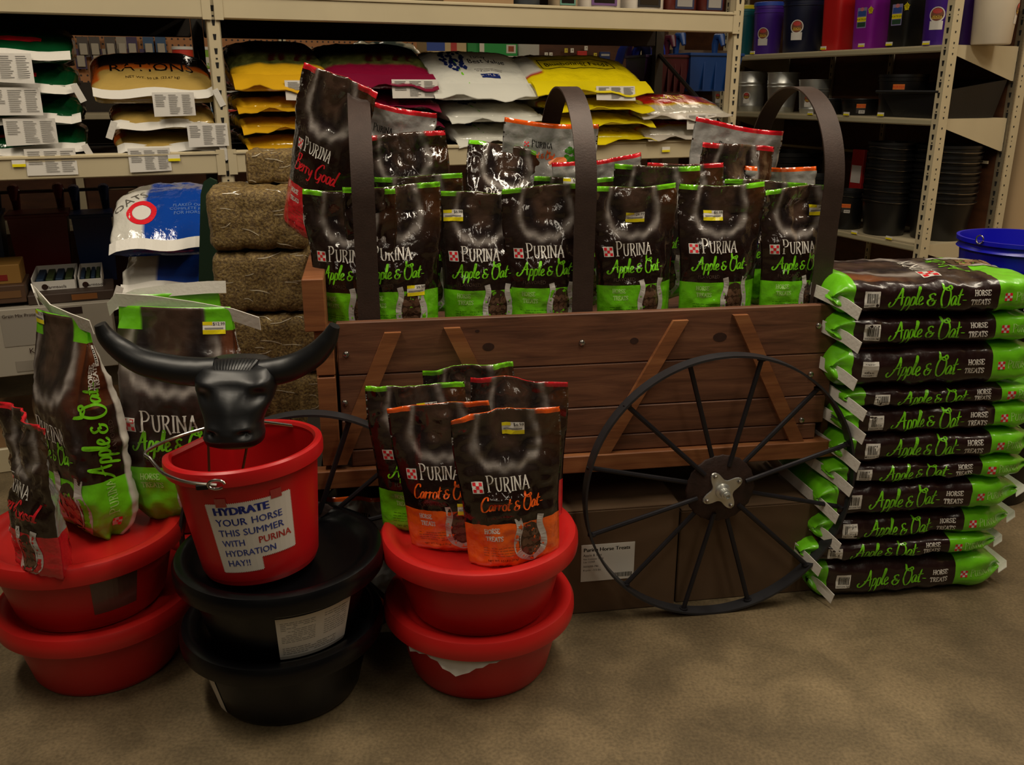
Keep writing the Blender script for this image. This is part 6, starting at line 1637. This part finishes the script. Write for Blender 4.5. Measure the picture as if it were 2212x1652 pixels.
pail('low black rubber pan with orange label, left one on middle shelf', 1764, 1832, 1.30, .09, '0e0e0f', badge=(215, .4, .05, 'orange'), group=gb, name='rubber_pan', cat='pan', into=.12)
pail('low black rubber pan with orange label, right one on middle shelf', 1826, 1908, 1.30, .09, '0e0e0f', badge=(230, .4, .05, 'orange'), group=gb, name='rubber_pan', cat='pan')
pail('tall black rubber bucket with orange label on the middle shelf', 1904, 2006, 1.30, .22, '0e0e0f', badge=(215, .62, .06, 'orange'), group=gb)
# corner feeder
x0, _ = GR.m(1975, 200, .0); p = GON.w(.0, 0, 1.302)
cf = thing('corner_feeder', 'black corner feeder trough at the near end of the middle side shelf', 'feeder', GON.w(0.02, .0, 1.302), YR); m = MB()
V = [(0, .02, 0), (.40, .02, 0), (.40, .34, 0), (0.04, .34, 0), (-.03, .0, .13), (.44, .0, .19), (.44, .42, .19), (0.0, .42, .13), (.0, .03, .125), (.41, .03, .185), (.41, .38, .185), (.03, .38, .125), (.03, .05, .02), (.38, .05, .02), (.38, .32, .02), (.06, .32, .02)]
F = [(3, 2, 1, 0), (0, 1, 5, 4), (1, 2, 6, 5), (2, 3, 7, 6), (3, 0, 4, 7), (4, 5, 9, 8), (5, 6, 10, 9), (6, 7, 11, 10), (7, 4, 8, 11), (8, 9, 13, 12), (9, 10, 14, 13), (10, 11, 15, 14), (11, 8, 12, 15), (12, 13, 14, 15)]
m.add(V, F, BLACKR); m.build('trough', cf)
m = MB(); m.tube([(-.03, -.004, .13), (-.03, .42, .13)], .008, BLACKR, 8); m.build('front_lip', cf)
# lower shelf
gl = 'black buckets on the lower side shelf'
pail('big black tub with small shield badge behind the right hoop', 1650, 1790, .655, .40, '0d0d0e', badge=(215, .62, .075, 'shield'), group=gl, into=.22, taper=.86)
pail('black bucket partly behind the right hoop leg, lower shelf', 1738, 1838, .655, .28, '0d0d0e', group=gl, into=.14)
pail('small black bucket with orange label, lower side shelf', 1829, 1900, .655, .225, '0d0d0e', badge=(222, .55, .05, 'orange'), group=gl, into=.10, bail=True)
def stack(cx0, cx1, n, into, lab, h=.25, step=.066):
    names = ['lowest', 'second from the bottom', 'third from the bottom', 'third from the top', 'second from the top', 'topmost']
    for i in range(n): pail('black bucket, %s in the %s' % (names[i], lab), cx0, cx1, .655 + step * i, h, '0d0d0e', group='nested black buckets, ' + lab, into=into, bail=True, taper=.78)
stack(1900, 2004, 6, .14, 'nest left of the near upright', h=.22, step=.058)
stack(2008, 2142, 6, .30, 'nest right of the near upright', h=.24, step=.053)
# product sleeves hanging behind the small bucket
for lab, px, py0, py1, c, c2 in (('tall red product sleeve with white panel above the small black bucket', 1848, 322, 412, '9a1c1c', 'c8c0b8'), ('dark product box with yellow vertical lettering beside the red sleeve', 1882, 360, 412, '1a1614', 'b8a820')):
    xc, z0 = GR.m(px, py1, -.3); _, z1 = GR.m(px, py0, -.3); m = MB(); w = .05
    m.box((-.012, -w, 0), (.012, w, z1 - z0), mat('sleeve_' + c, c, rough=.4), bev=.003); r_ = thing('product_sleeve', lab, 'package', GON.w(.3, xc, z0), YR); m.build('sleeve', r_)
    m = MB(); m.box((-.0135, -w * .8, (z1 - z0) * .2), (-.0122, w * .8, (z1 - z0) * .62), mat('sleevep_' + c2, c2, rough=.5)); m.build('front_panel', r_)

# blue bucket on black ones at the right edge
bp_ = atY(2198, 560, 3.15)
base = (bp_[0], bp_[1], 0)
def floor_pail(label, z, h, r, mt, name, badge=False, bail=True, group=None):
    root = thing(name, label, 'bucket', (bp_[0], bp_[1], z), 0, group); m = MB()
    m.lathe([(r * .8, 0), (r * .82, .006), (r * .93, h * .84), (r * .99, h * .86), (r * .95, h * .9), (r * .955, h * .94), (r * 1.0, h * .95), (r * 1.0, h), (r * .95, h), (r * .78, .01), (0, .01)], mt, 64); m.build('bucket_body', root, smooth=True)
    if bail:
        m = MB()
        for a in (205, 300):
            c, s_ = math.cos(math.radians(a)), math.sin(math.radians(a)); m.tube([(r * c * 1.02 + .014 * math.cos(t) * -s_, r * s_ * 1.02 + .014 * math.cos(t) * c, h + .005 + .014 * math.sin(t)) for t in [i * .55 for i in range(12)]], .0025, WIRE, 6)
        m.build('bail_loop', root, smooth=True)
    if badge: m = MB(); m.box((-.05, -r * .9 - .004, h * .18), (-.012, -r * .9 + .006, h * .26), PAPER); m.build('price_tag', root)
BLUEP = mat('royal_blue_plastic', '1414b4', rough=.3)
_, zt = 0, None
zr_ = atY(2160, 527, 3.0)[2]
floor_pail('black bucket on the floor at the right edge, lowest of the nest', 0, .34, .20, BLACKP, 'bucket', group='nest at the right edge')
for i in range(4): floor_pail(['black bucket second from the floor in the nest at right edge', 'black bucket third from the floor in the nest at right edge', 'black bucket fourth from the floor in the nest at right edge', 'black bucket directly under the royal blue one'][i], .13 * (i + 1), .34, .20, BLACKP, 'bucket', group='nest at the right edge')
floor_pail('royal blue bucket topmost at the right edge behind the sacks', zr_ - .27, .27, .205, BLUEP, 'bucket', badge=True, group='nest at the right edge')
